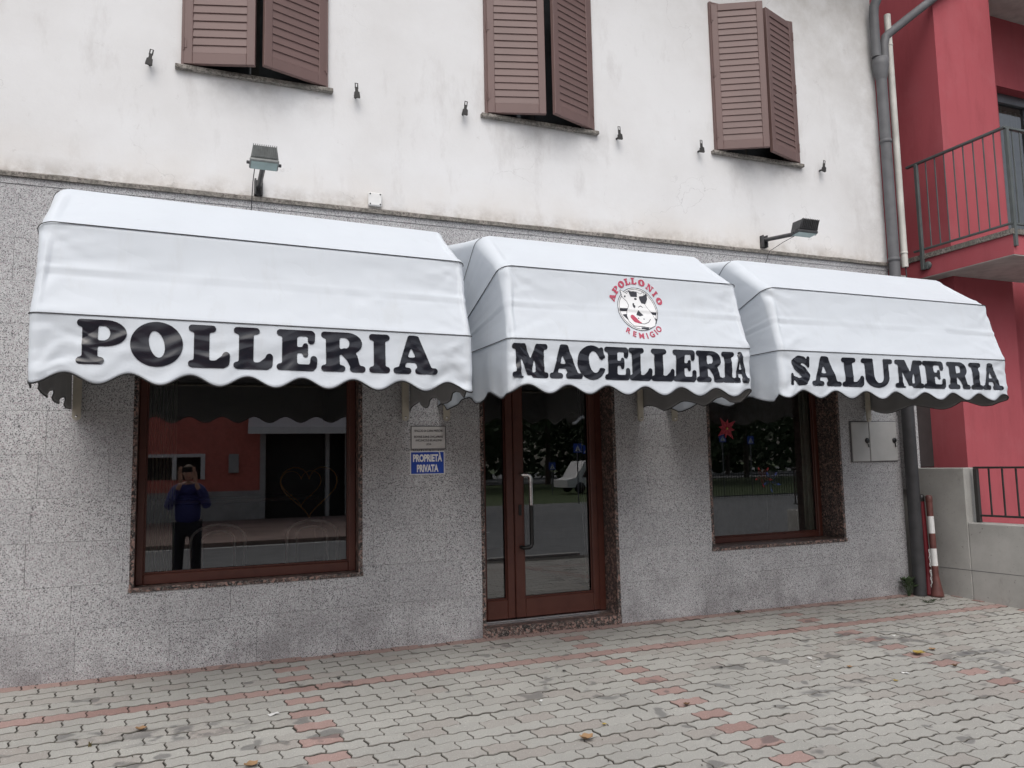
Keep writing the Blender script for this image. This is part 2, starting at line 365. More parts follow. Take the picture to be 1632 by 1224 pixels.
def paver_data():
    n = len(OUT); vs = []
    for sc_, z in ((1, -.022), (1, -.0036), (.0, 0)):
        for x, y in OUT:
            if sc_: vs.append((x, y, z))
            else: vs.append((x*(1-.0034/(PL/2)), y*(1-.0040/(PW/2)), 0.0))
    fs = []
    for k in range(2):
        for i in range(n): j = (i+1) % n; fs.append((k*n+i, k*n+j, (k+1)*n+j, (k+1)*n+i))
    fs.append(tuple(range(2*n, 3*n)))
    return vs, fs
PV, PF = paver_data()
PMI = [1]*(2*len(OUT))+[0]
for j_ in range(len(OUT)): PMI[j_] = 2
tilt = Matrix.Rotation(math.atan(.0516), 4, 'X') @ Matrix.Rotation(math.atan(.005), 4, 'Y')
PM = {'pgrey': [G['pgrey'], G['egrey'], G['sand']], 'pred': [G['pred'], G['ered'], G['sand']]}
def padd(mb, mt):
    mb.add([mt @ Vector(v) for v in PV], PF); mb.mi[-len(PF):] = PMI; return mb
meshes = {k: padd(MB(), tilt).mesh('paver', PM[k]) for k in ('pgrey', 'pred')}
cells = []
for k in range(0, 58):
    y = row_y(k)
    off = 0 if k % 2 == 0 else PL/2
    for i in range(-42, 36):
        x = .687 + i*PL + off
        if x < -6.5 or x > 7.35: continue
        if y < -6.9: continue
        red = k in (0, 6) or (k % 2 == 0 and i % 10 == 0)
        if y < -4 and k % 20 == 6: red = True
        v = Vector((x, y, ground_z(x, y))) - CAM; w = v.dot(fw)
        inview = w > .5 and abs(v.dot(rt2)/w*F_PX) < 850 and abs(v.dot(up2)/w*F_PX) < 640
        cells.append((0 if inview else 1, v.length, x, y, red))
cells.sort()
stuff = {'pgrey': MB(), 'pred': MB()}
for n_, (iv, d, x, y, red) in enumerate(cells):
    dz = random.uniform(-.0026, .0026) - (.004 if random.random() < .06 else 0); rz = random.uniform(-.006, .006); jx = random.uniform(-.0008, .0008)
    key = 'pred' if red else 'pgrey'
    if n_ < 300:
        o = link('paver', meshes[key], pave, (x+jx, y+jx, ground_z(x, y)+dz)); o.rotation_euler = (random.uniform(-.014, .014), random.uniform(-.010, .010), rz)
    else:
        mt = Matrix.Translation((x+jx, y+jx, ground_z(x, y)+dz)) @ Matrix.Rotation(rz, 4, 'Z') @ tilt
        padd(stuff[key], mt)
for key, nm in (('pgrey', 'paver_field'), ('pred', 'red_paver_field')):
    o = stuff[key].build(nm, PM[key], pave, fix=False); prop(o, kind='stuff')

# ------------------------------------------------------------------ the shop building
WX0, WX1 = -5.2, 6.80
shop = thing('shop_building', 'white plastered building with brown shutters above a grey granite shop front', 'building')
LW = (-.349, 1.235, .54, 2.30); DR = (2.19, 3.447, -.1, 2.30); RW = (4.412, 6.003, .532, 2.30)
UW = [(-.10, .96), (2.28, 3.32), (4.64, 5.67)]; UZ0, UZ1 = 4.312, 5.825
def wall_mb(rects, y0, y1):
    b = MB()
    for r in rects: b.box(r[0], r[1], y0, y1, r[2], r[3])
    return b
holes_low = [LW, DR, RW]; holes_up = [(a, b, UZ0, UZ1) for a, b in UW]
back = wall_mb(sub_rects((WX0, WX1, -.6, 3.30), holes_low), .012, .36).build('granite_cladding', G['joint'], shop, fix=False)
wall_mb(sub_rects((WX0, WX1, 3.30, 6.9), holes_up), .0, .36).build('plaster_wall', G['plaster'], shop, fix=False)
MB().box(WX0, WX1, .361, 9, 2.75, 6.9).box(WX1-.3, WX1, .36, 9, -.5, 2.75).box(WX0, WX0+.3, .36, 9, -.5, 2.75).build('side_wall', G['plaster'], shop, fix=False)
rf = MB().box(WX0-.4, WX1+.25, -.55, 9.4, 6.902, 7.02); rf.add([(WX0-.4, -.55, 7.02), (WX1+.25, -.55, 7.02), (WX1+.25, 4.4, 8.9), (WX0-.4, 4.4, 8.9)], [(0, 1, 2, 3)]); rf.build('roof', G['bark'], shop)
# granite panels
rng = random.Random(3); zj = [-.3, .32, .61, .90, 1.19, 1.48, 1.77, 2.06, 2.35, 2.64, 2.93, 3.298]
firstj = [-.929, -.66, -.661, -.37, -.61, -.3, -.75, -.45, -.66, -.38, -.7]
for i in range(len(zj)-1):
    x = firstj[i] - .57*8
    while x < WX1:
        wdt = .57 if rng.random() < .8 else .42
        a, b = max(x, WX0), min(x+wdt, WX1)
        if b-a > .02:
            rs = sub_rects((a+.0008, b-.0008, zj[i]+.0008, zj[i+1]-.0008), holes_low)
            if rs:
                mb = MB(); cx_ = (a+b)/2; cz_ = (zj[i]+zj[i+1])/2; py = rng.uniform(0, .0014)
                for r in rs:
                    mb.add([(r[0]-cx_, py, r[2]-cz_), (r[1]-cx_, py, r[2]-cz_), (r[1]-cx_, py, r[3]-cz_), (r[0]-cx_, py, r[3]-cz_),
                            (r[0]-cx_, .012, r[2]-cz_), (r[1]-cx_, .012, r[2]-cz_), (r[1]-cx_, .012, r[3]-cz_), (r[0]-cx_, .012, r[3]-cz_)],
                           [(0, 1, 2, 3), (0, 4, 5, 1), (1, 5, 6, 2), (2, 6, 7, 3), (3, 7, 4, 0)])
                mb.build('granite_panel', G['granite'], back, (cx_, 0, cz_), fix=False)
        x += wdt
# cornice strip: stone pieces with slightly worn edge
x = WX0; rng = random.Random(5)
while x < WX1:
    e = min(x+rng.uniform(1.1, 1.6), WX1+.02); n = 14; vs = []; dy = rng.uniform(-.002, .002)
    for j in range(n+1):
        xx = x+.001+(e-x-.002)*j/n; w = .0035*noise.noise((xx*4, 1, 2)); w2 = .006*noise.noise((xx*3, 5, 2))
        vs += [(xx, -.026+dy+w, 3.345), (xx, -.028+dy+w, 3.372+w2*.5), (xx, -.001, 3.387+w2), (xx, .02, 3.387+w2), (xx, .02, 3.345)]
    fs = [(j*5+k, j*5+(k+1) % 5, (j+1)*5+(k+1) % 5, (j+1)*5+k) for j in range(n) for k in range(5)] + [(0, 1, 2, 3, 4), tuple(n*5+k for k in (4, 3, 2, 1, 0))]
    MB().add(vs, fs).build('cornice', G['cornice'], shop); x = e
MB().box(WX0, WX1, -.004, .011, 3.299, 3.344).build('cornice_band', G['granite'], shop, fix=False)

def surround(op, depth, sill=True):
    x0, x1, z0, z1 = op; t = .03; b = MB()
    b.bbox(x0, x0+t, -.004, depth, z0+t if sill else z0, z1, .002); b.bbox(x1-t, x1, -.0045, depth, z0+t if sill else z0, z1, .002)
    b.bbox(x0+t, x1-t, -.004, depth, z1-t, z1, .002)
    if sill: b.bbox(x0-.004, x1+.004, -.012, depth, z0, z0+t, .002)
    return b.build('granite_surround', G['brown'], shop)
surround(LW, .34); surround(RW, .34); surround(DR, .34, False)
def pane(x0, x1, z0, z1, y, parent, tiltdeg=0):
    t = math.tan(R(tiltdeg)); h = z1-z0
    b = MB().add([(x0, y, z0), (x1, y, z0), (x1, y-t*h, z1), (x0, y-t*h, z1)], [(0, 1, 2, 3)])
    return b.build('pane', G['glass'], parent, fix=False)
def frame_rect(x0, x1, z0, z1, l, r, b_, t, y0, y1, name, parent, ch=.006):
    f = MB(); f.bbox(x0, x0+l, y0, y1, z0, z1, ch); f.bbox(x1-r, x1, y0, y1, z0, z1, ch)
    f.bbox(x0+l, x1-r, y0+.001, y1, z0, z0+b_, ch); f.bbox(x0+l, x1-r, y0+.001, y1, z1-t, z1, ch)
    f.bbox(x0+l-.001, x1-r+.001, y0+.02, y0+.034, z0+b_-.001, z0+b_+.012, .003)   # glazing bead
    f.bbox(x0+l-.001, x0+l+.010, y0+.02, y0+.034, z0+b_+.012, z1-t, .003); f.bbox(x1-r-.010, x1-r+.001, y0+.02, y0+.034, z0+b_+.012, z1-t, .003)
    return f.build(name, G['frame'], parent)
w1 = frame_rect(LW[0]+.0305, LW[1]-.031, LW[2]+.0305, 2.268, .05, .055, .072, .09, .10, .165, 'shop_window', shop); pane(-.30, 1.175, .62, 2.20, .142, w1)
w2 = frame_rect(RW[0]+.0305, RW[1]-.031, RW[2]+.0305, 2.268, .06, .05, .055, .09, .27, .33, 'shop_window', shop); pane(4.47, 5.94, .60, 2.20, .305, w2)
# door
ds = MB().bbox(DR[0], DR[1], -.012, .20, -.12, .058, .004); ds.build('door_step', G['brown'], shop)
MB().bbox(2.222, 3.415, .165, .30, .058, .074, .003).build('threshold', G['steel'], shop)
dfm = MB(); dfm.bbox(2.221, 2.262, .20, .29, .074, 2.268, .004); dfm.bbox(3.352, 3.416, .20, .29, .074, 2.268, .004); dfm.bbox(2.262, 3.352, .201, .29, 2.2, 2.268, .004)
dframe = dfm.build('door_frame', G['frame'], shop)
side = frame_rect(2.264, 2.556, .078, 2.198, .040, .068, .155, .09, .195, .26, 'side_leaf', shop); pane(2.30, 2.495, .23, 2.11, .238, side)
leaf = frame_rect(2.560, 3.350, .078, 2.198, .088, .058, .155, .10, .190, .256, 'glass_door', shop); pane(2.64, 3.30, .23, 2.11, .234, leaf)
MB().bbox(2.595, 2.622, .182, .19, .92, 1.01, .003).build('lock', G['black'], leaf)
def handle(x, ybase, yout, mats):
    z0, z1 = .655, 1.262; o = yout; pts = [(x, ybase, z1), (x, o+.03*(1 if o < ybase else -1), z1)]
    sgn = 1 if o < ybase else -1
    xo = x+.075
    pts = [(x, ybase, z1), (x, o, z1), (xo-.03, o, z1), (xo-.009, o, z1-.009), (xo, o, z1-.03)]
    n = 12
    mid = [(xo, o, z1-.03-(z1-z0-.06)*i/n) for i in range(1, n)]
    low = [(xo, o, z0+.03), (xo-.009, o, z0+.009), (xo-.03, o, z0), (x, o, z0), (x, ybase, z0)]
    half = 5
    b = MB(); b.tube(pts+mid[:half], .0175, 12, 1); b.tube(mid[half-1:]+low, .0175, 12, 0)
    return b.build('handle', mats, leaf)
handle(2.615, .19, .135, [G['black'], G['steel']]); handle(2.615, .256, .31, [G['black'], G['black']])

# upper windows
def slat_leaf(w, h, name, hinge_x, z0, ang, flip):
    """shutter leaf: frame as part, slats and hinges as its sub-parts; origin at hinge"""
    fr = MB(); t = .036; st = .062
    fr.bbox(0, st, -t, 0, 0, h, .003); fr.bbox(w-st, w, -t, 0, 0, h, .003)
    fr.bbox(st, w-st, -t+.001, -.001, 0, .085, .003); fr.bbox(st, w-st, -t+.001, -.001, h-.07, h, .003)
    fr.bbox(st, w-st, -.012, -.008, .085, h-.07, .001)      # backing behind the slats keeps the light out
    o = fr.build(name, G['shut'], shop, (hinge_x, -.004, z0)); o.rotation_euler = (0, 0, ang)
    if flip: o.scale = (-1, 1, 1)
    n = 21; p_ = (h-.155)/n; me = FULL.get('slat')
    if me is None:
        s_ = MB(); hh = p_*1.12
        prof = [(-.034, -.006), (-.030, .0), (-.012, hh), (-.016, hh), (-.032, .006), (-.036, 0)]
        prof = [(-.0335, .0), (-.026, -.003), (-.0245, .004), (-.017, hh-.003), (-.0235, hh-.001), (-.0325, .007)]
        k = len(prof); x0, x1 = st+.0005, w-st-.0005
        vs = [(x0, y, z) for y, z in prof]+[(x1, y, z) for y, z in prof]
        s_.add(vs, [(i, (i+1) % k, (i+1) % k+k, i+k) for i in range(k)]+[tuple(range(k)), tuple(range(2*k-1, k-1, -1))])
        me = s_.mesh('slat', G['shut']); FULL['slat'] = me; FULL['w'] = w
    for i in range(n):
        q = link('slat', me, o, (0, 0, .085+i*p_)); 
        if abs(w-FULL['w']) > 1e-5:
            q.scale = ((w-2*st)/(FULL['w']-2*st), 1, 1); q.location.x = st - st*q.scale.x
    for z in (.12, h*.5, h-.17):
        MB().bbox(-.004, .022, -.040, -.0365, z, z+.06, .001).tube([(.002, -.040, z-.015), (.002, -.040, z+.075)], .005, 6).build('hinge', G['shut'], o)
    return o
angs = [(17, 20), (17, 21.5), (28, 18.5)]
for (a, b), (l_, r_) in zip(UW, angs):
    cx_ = (a+b)/2
    jb = MB(); jb.bbox(a-.001, a+.026, -.030, .10, UZ0-.001, UZ1+.001, .002); jb.bbox(b-.026, b+.001, -.030, .10, UZ0-.001, UZ1+.001, .002); jb.bbox(a+.026, b-.026, -.028, .10, UZ1-.026, UZ1, .002)
    wf = jb.build('window', G['shut'], shop)
    MB().bbox(a+.026, b-.026, .17, .22, UZ0, UZ1-.03, .003).build('sash', G['dark'], wf)
    MB().bbox(a+.08, a+.50, .16, .168, UZ0+.1, UZ1-.1, .001).bbox(b-.50, b-.08, .16, .168, UZ0+.1, UZ1-.1, .001).build('window_pane', simple('dark_pane', (.05, .055, .06), .08).m, wf)
    w_ = (b-a)/2-.021
    slat_leaf(w_, UZ1-UZ0-.04, 'shutter', a+.026, UZ0+.006, -R(l_), False)
    slat_leaf(w_, UZ1-UZ0-.04, 'shutter', b-.026, UZ0+.006, R(r_), True)
    MB().bbox(a-.04, b+.04, -.045, .16, UZ0-.034, UZ0-.002, .004).build('window_sill', G['cornice'], shop)

# ------------------------------------------------------------------ shutter stoppers
st_names = ['iron shutter stopper on the plaster beyond the far left shutter, upright and narrow', 'iron shutter stopper just right of the leftmost upper window', 'iron shutter stopper just left of the middle upper window',
            'iron shutter stopper just right of the middle upper window', 'iron shutter stopper just left of the rightmost upper window', 'iron shutter stopper between the rightmost upper window and the grey downpipe']
proto = None
for x, lb in zip((-.304, 1.179, 2.085, 3.557, 4.447, 5.945), st_names):
    if proto is None:
        t = thing('shutter_stopper', lb, 'shutter stopper', (x, 0, 4.31), 'iron shutter stoppers on the plaster wall')
        MB().tube([(0, 0, -.03), (0, -.055, -.03)], .009, 8).build('pin', G['iron'], t)
        b = MB(); b.bbox(-.011, .011, -.068, -.052, -.055, .03, .002); b.prism([(-.024, -.058), (.024, -.058), (.020, -.015), (0, -.002), (-.020, -.015)], -.074, -.056)
        b.build('body', G['iron'], t)
        MB().tube([(-.010, -.06, .02), (-.010, -.06, .062), (.010, -.06, .062), (.010, -.06, .02)], .0045, 6).build('catch', G['iron'], t); proto = t
    else: t = copy_tree(proto, (x, 0, 4.31), lb)
    t.rotation_euler = (0, R(random.uniform(-8, 14)), 0)

# ------------------------------------------------------------------ glyph fields -> meshes that follow the cloth
def fld(shapes, w, h=1.0, n=52, soft=.022, pad=.08):
    hi = 3; N = n*hi
    xs = (np.arange(int((w+2*pad)*N))+.5)/N - pad; ys = (np.arange(int((h+2*pad)*N))+.5)/N - pad
    X, Y = np.meshgrid(xs, ys); A = np.zeros(X.shape, bool)
    for sgn, kind, *a in shapes:
        if kind == 'e':
            cx_, cy_, rx, ry = a[:4]; th = R(a[4]) if len(a) > 4 else 0
            dx, dy = X-cx_, Y-cy_; u = dx*math.cos(th)+dy*math.sin(th); v = -dx*math.sin(th)+dy*math.cos(th); Mk = (u/rx)**2+(v/ry)**2 < 1
        elif kind == 'r': Mk = (X > a[0]) & (X < a[1]) & (Y > a[2]) & (Y < a[3])
        elif kind == 'c':   # capsule chain: pts, radius (one or per point)
            pts, rr = a; Mk = np.zeros(X.shape, bool)
            for i in range(len(pts)-1):
                (x0, y0), (x1, y1) = pts[i], pts[i+1]; r0 = rr[i] if isinstance(rr, list) else rr; r1 = rr[i+1] if isinstance(rr, list) else rr
                L2 = (x1-x0)**2+(y1-y0)**2+1e-9; t = np.clip(((X-x0)*(x1-x0)+(Y-y0)*(y1-y0))/L2, 0, 1)
                Mk |= (X-x0-t*(x1-x0))**2+(Y-y0-t*(y1-y0))**2 < (r0+(r1-r0)*t)**2
        else:
            P = a[0]; Mk = np.zeros(X.shape, bool)
            for i in range(len(P)):
                (x0, y0), (x1, y1) = P[i], P[(i+1) % len(P)]
                if y0 == y1: continue
                Mk ^= ((y0 > Y) != (y1 > Y)) & (X < (x1-x0)*(Y-y0)/(y1-y0)+x0)
        A = (A | Mk) if sgn > 0 else (A & ~Mk)
    B = A.astype(float); k = max(1, int(soft*N))
    for _ in range(3):
        for ax in (0, 1):
            C = np.cumsum(np.pad(B, [(k+1, k) if i == ax else (0, 0) for i in (0, 1)], mode='edge'), ax)
            B = (np.take(C, range(2*k+1, C.shape[ax]), ax)-np.take(C, range(0, C.shape[ax]-2*k-1), ax))/(2*k+1)
    return xs[::hi], ys[::hi], B[::hi, ::hi]-.5
def contour(F):
    xs, ys, B = F; vs = []; key = {}; fs = []
    def V(k, x, y):
        if k not in key: key[k] = len(vs); vs.append((x, y))
        return key[k]
    H, W = B.shape; pos = B > 0
    act = pos[:-1, :-1] | pos[1:, :-1] | pos[:-1, 1:] | pos[1:, 1:]
    for j, i in zip(*np.nonzero(act)):
        cs = [(j, i), (j, i+1), (j+1, i+1), (j+1, i)]; poly = []
        for q in range(4):
            a, b = cs[q], cs[(q+1) % 4]; va, vb = B[a], B[b]
            if va > 0: poly.append(V(a, xs[a[1]], ys[a[0]]))
            if (va > 0) != (vb > 0):
                if a > b: a, b, va, vb = b, a, vb, va
                t = va/(va-vb); poly.append(V((a, b), xs[a[1]]+(xs[b[1]]-xs[a[1]])*t, ys[a[0]]+(ys[b[0]]-ys[a[0]])*t))
        if len(poly) > 2: fs.append(tuple(poly))
    return vs, fs
def cap(x0, x1, y, r=.082): return (1, 'c', [(x0, y), (x1, y)], r)
GL = {
 'I': (.56, [(1, 'r', .13, .43, .05, .95), cap(.09, .47, .085), cap(.09, .47, .915)]),
 'P': (1.16, [(1, 'e', .66, .705, .49, .295), (1, 'r', .13, .66, .41, .995), (-1, 'e', .62, .70, .15, .165), (-1, 'r', .49, .62, .535, .865), (1, 'r', .14, .49, .05, .95), cap(.09, .57, .085), cap(.09, .4, .915)]),
 'O': (1.16, [(1, 'e', .58, .5, .58, .515), (-1, 'e', .58, .5, .165, .315, 14)]),
 'L': (.98, [(1, 'r', .14, .49, .05, .95), cap(.09, .56, .915), (1, 'r', .09, .86, 0, .17), (1, 'p', [(.45, .15), (.62, .16), (.86, .35), (.86, .1), (.5, .05)]), (1, 'c', [(.87, .12), (.88, .30)], .09), cap(.09, .5, .085)]),
 'E': (.98, [(1, 'r', .14, .49, .05, .95), cap(.09, .5, .915), cap(.09, .5, .085), (1, 'r', .3, .86, .85, 1.0), (1, 'c', [(.84, .90), (.83, .74)], .085), (1, 'r', .3, .9, .0, .16), (1, 'c', [(.88, .12), (.89, .29)], .085), (1, 'r', .4, .68, .43, .58), (1, 'c', [(.69, .39), (.69, .62)], .065)]),
 'R': (1.18, [(1, 'e', .66, .72, .43, .28), (1, 'r', .13, .66, .44, .995), (-1, 'e', .61, .72, .14, .145), (-1, 'r', .49, .61, .575, .865), (1, 'r', .14, .49, .05, .95), cap(.09, .56, .085), cap(.09, .4, .915), (1, 'c', [(.62, .50), (.82, .36), (.92, .12)], [.10, .15, .12]), (1, 'c', [(.84, .085), (1.1, .085)], .082)]),
 'A': (1.24, [(1, 'p', [(.42, 1), (.70, 1), (1.10, .06), (.72, .06), (.62, .30), (.36, .30), (.29, .06), (.12, .06)]), (-1, 'p', [(.505, .70), (.62, .43), (.40, .43)]), cap(.09, .42, .085), cap(.68, 1.15, .085), (1, 'c', [(.47, .95), (.62, .95)], .06)]),
 'M': (1.5, [(1, 'p', [(.2, .96), (.40, .96), (.38, .06), (.19, .06)]), (1, 'r', .98, 1.32, .05, .95), (1, 'p', [(.16, 1), (.56, 1), (.80, .56), (1.0, 1), (1.2, 1), (.80, .08), (.66, .08)]), cap(.09, .46, .085), cap(.9, 1.41, .085), cap(.12, .4, .915), cap(1.1, 1.4, .915), (-1, 'p', [(.40, .62), (.42, .06), (.60, .06)]), (-1, 'p', [(.955, .60), (.955, .17), (.86, .17), (.84, .3)])]),
 'C': (1.02, [(1, 'e', .53, .5, .53, .515), (-1, 'e', .62, .52, .20, .33, 8), (-1, 'p', [(.62, .38), (1.2, .30), (1.2, .66), (.62, .62)]), (1, 'c', [(.90, .90), (.89, .66)], .075), (1, 'c', [(.84, .28), (.93, .30)], .05)]),
 'S': (.98, [(1, 'c', [(.80, .72), (.64, .86), (.44, .865), (.28, .76), (.34, .62), (.60, .47), (.74, .33), (.64, .16), (.42, .125), (.22, .25)], [.06, .11, .135, .15, .15, .17, .16, .14, .12, .06]), (1, 'c', [(.84, .93), (.84, .66)], .06), (1, 'c', [(.11, .06), (.12, .36)], .06)]),
 'U': (1.3, [(1, 'r', .15, .50, .3, .95), (1, 'r', .90, 1.12, .3, .95), cap(.09, .56, .915), cap(.80, 1.22, .915), (1, 'e', .635, .36, .485, .375), (-1, 'e', .70, .42, .20, .27), (-1, 'r', .50, .90, .42, 1.2)]),
 'N': (1.25, [(1, 'r', .17, .33, .05, .95), (1, 'r', .9, 1.06, .05, .95), (1, 'p', [(.12, 1), (.50, 1), (1.06, .0), (.80, 0)]), cap(.09, .42, .085), cap(.12, .3, .915), cap(.8, 1.16, .915)]),
}
GC = {}
def glyph(c, n=52):
    if (c, n) not in GC: GC[(c, n)] = contour(fld(GL[c][1], GL[c][0], n=n))
    return GC[(c, n)]

# ------------------------------------------------------------------ awnings
PIVZ = 2.15
class Awn:
    def __init__(s, xl, xr, dyl, seed, x0s, per):
        s.xl, s.xr, s.seed, s.x0s, s.per = xl, xr, seed, x0s, per
        # rib: (y left, y right, z, corner radius)
        s.ribs = [(-.04, -.04, 3.13, .08), (-.96+dyl, -.93, 2.955, .10), (-1.385+dyl, -1.375, 2.635, .085), (-1.50+dyl, -1.505, 2.142, .045)]; s.rr = [.05, .055, .05, .035]
        s.nf = max(30, int((xr-xl)/.016)); s.ns = 26; s.na = 7
        rg = random.Random(seed*17); s.segs = []
        for sd_ in (0, 1):
            def X(q): return xl+q if sd_ == 0 else xr-q
            for u0, u1, n_ in ((0, .5, 5), (.5, 1.0, 9), (1.0, 1.33, 9)):
                for _ in range(n_):
                    c0 = u0 if rg.random() < .5 else u1; sg = 1 if c0 == u0 else -1; q0 = rg.uniform(-.02, .08); L = rg.uniform(.12, .42); a = rg.uniform(.1, 1.3)
                    s.segs.append((X(q0), c0+sg*rg.uniform(.01, .05), X(q0+L*math.cos(a)), min(u1, max(u0, c0+sg*L*math.sin(a))), rg.choice((-1, -1, 1))*rg.uniform(.004, .009), rg.uniform(.02, .045)))
        for _ in range(9):
            x0 = rg.uniform(xl+.2, xr-.2); u = rg.choice((rg.uniform(.55, .95), rg.uniform(1.05, 1.3))); s.segs.append((x0, u, x0+rg.uniform(-.3, .3), u+rg.uniform(-.12, .12), rg.choice((-1, 1))*rg.uniform(.002, .005), rg.uniform(.03, .05)))
    def path(s, rib):
        yl, yr, z, rad = rib; pts = []; radr = s.rr[s.ribs.index(rib)]
        L = math.hypot(yl, z-PIVZ); Rr = math.hypot(yr, z-PIVZ)
        for i in range(s.ns):
            f = .01 + (1-rad/L-.01)*i/(s.ns-1); pts.append((Vector((s.xl, yl*f, PIVZ+(z-PIVZ)*f)), Vector((-1, 0, 0))))
        dl = Vector((0, yl, z-PIVZ)).normalized(); dr = Vector((0, yr, z-PIVZ)).normalized()
        for i in range(1, s.na):
            a = math.pi/2*i/s.na; c = Vector((s.xl+rad, 0, PIVZ))+dl*(L-rad)
            nrm = Vector((-math.cos(a), 0, 0))+dl*math.sin(a); pts.append((c+nrm*rad, nrm))
        for i in range(s.nf+1):
            f = i/s.nf; x = s.xl+rad+(s.xr-s.xl-rad-radr)*f; pl = Vector((x, yl+(yr-yl)*f, z)); pts.append((pl, dl*(1-f)+dr*f))
        for i in range(1, s.na):
            a = math.pi/2*i/s.na; c = Vector((s.xr-radr, 0, PIVZ))+dr*(Rr-radr)
            nrm = Vector((math.sin(a), 0, 0))+dr*math.cos(a); pts.append((c+nrm*radr, nrm))
        for i in range(s.ns):
            f = .01+(1-radr/Rr-.01)*(1-i/(s.ns-1)); pts.append((Vector((s.xr, yr*f, PIVZ+(z-PIVZ)*f)), Vector((1, 0, 0))))
        return pts
    def crease(s, x, u):
        d = 0.
        for x0, u0, x1, u1, a, w in s.segs:
            if x < min(x0, x1)-w or x > max(x0, x1)+w: continue
            L2 = (x1-x0)**2+(u1-u0)**2+1e-9; t = ((x-x0)*(x1-x0)+(u-u0)*(u1-u0))/L2; t = min(1, max(0, t))
            r_ = math.hypot(x-x0-t*(x1-x0), u-u0-t*(u1-u0))
            if r_ < w: d += a*(1-r_/w)**1.6*(1-t*.8)
        return d
    def edge(s, x):   # 0 at front corner .. 1 away
        return min(1, max(0, min(x-s.xl, s.xr-x)/.55))
    def wr(s, p, t, k):
        """fabric wrinkle height at point p between rib k and k+1 (t 0..1)"""
        sd = s.seed*7.3; env = math.sin(math.pi*min(max(t, 0), 1))**.6
        e = 1-s.edge(p.x); c = Vector((p.x*1.1+sd, p.y*1.4, p.z*3.2))
        d = .005*noise.noise(c*1.1)-.007*abs(noise.noise(Vector((c.x*2.3-c.z*1.1, c.y*2, c.z*2.0+c.x))))
        # tension folds fanning out of the corners
        q = (p.x-s.xl) if p.x-s.xl < s.xr-p.x else (s.xr-p.x)
        ang = math.atan2((t-.5)*.5, q+.25)
        d -= e*.011*abs(noise.noise(Vector((ang*7+sd, q*1.0, k*3.1))))
        d -= e*.007*abs(noise.noise(Vector((ang*17+sd, q*2.2, k*1.7))))
        if k == 2:   # horizontal crease half way down the front
            u = (t-.50-.03*noise.noise(Vector((p.x*1.5+sd, 0, 0))))/.028; w_ = .35+.65*e
            d += w_*.008*(math.exp(-u*u)-.8*math.exp(-(u-1.6)**2))
        return d*env - .018*math.sin(math.pi*t)*(1 if k else 1.2)
    def hem(s, c):   # c = running coordinate in metres (x on the front)
        return 1.8215-.0285*math.cos(2*math.pi*(c-s.x0s)/s.per)
    def val(s, x, w, yoff=0.):
        """front valance point: x, w 0 at the rib .. 1 at the hem"""
        yl, yr, z, rad = s.ribs[3]; f = min(1, max(0, (x-s.xl-rad)/(s.xr-s.xl-2*rad))); y = yl+(yr-yl)*f
        h = z-s.hem(x); sd = s.seed*3.7
        d = w**.8*(.005*math.sin(2*math.pi*(x-s.x0s)/s.per+1.2)*w + .016*noise.noise(Vector((x*1.3+sd, w*.7, 1.3))) + .005*noise.noise(Vector((x*5.5+w*2.2+sd, w*2.5, 4))))
        e = (1-s.edge(x)); d += w*e*.016*noise.noise(Vector((x*9+w*5+sd, w*3, 7)))
        d += .003*noise.noise(Vector((x*11+w*3.5+sd, w*6, 2)))*min(1, w*4) - .014*abs(noise.noise(Vector((x*2.3+w*1.6+sd, w*1.9, 5))))*min(1, w*4)
        d -= e*.016*abs(noise.noise(Vector((x*6-w*3+sd, w*3.2, 11))))*min(1, w*4)
        d += s.crease(x, 1.0+w*.33)*min(1, w*6)
        return Vector((x, y-d-.012*w-yoff, z-h*w))
    def build(s, label, text, extents, zs):
        t = thing('shop_awning', label, 'awning', ((s.xl+s.xr)/2, 0, PIVZ), 'white awnings over the shop front')
        inv = Vector(t.location); s.t = t
        P = [s.path(r) for r in s.ribs]; rows = []; n = len(P[0])
        for k, nt in ((0, 4), (1, 18), (2, 24)):
            for j in range(nt):
                f = j/nt; row = []
                for i in range(n):
                    a, na = P[k][i]; b, nb = P[k+1][i]; p = a.lerp(b, f); nn = (na*(1-f)+nb*f)
                    if nn.length < 1e-3: nn = Vector((0, -1, 0))
                    nn.normalize(); r_ = math.hypot(p.y, p.z-PIVZ); side = abs(nn.x) > .9
                    d = s.wr(p, f, k)*min(1, r_/.5)
                    if side: d = d*1.0 + .010*noise.noise(Vector((p.y*3+s.seed, p.z*5, 3+nn.x)))*min(1, r_/.6)
                    if abs(nn.x) > .15: d *= .25 if k < 2 else .40
                    d += s.crease(p.x, (k-1)*.5+f*.5) if abs(nn.x) < .97 else 0
                    row.append(p+nn*d)
                rows.append(row)
        rows.append([p for p, _ in P[3]])
        NV = 18; base = P[3]; run = [0.]
        for i in range(1, n): run.append(run[-1]+(base[i][0]-base[i-1][0]).length)
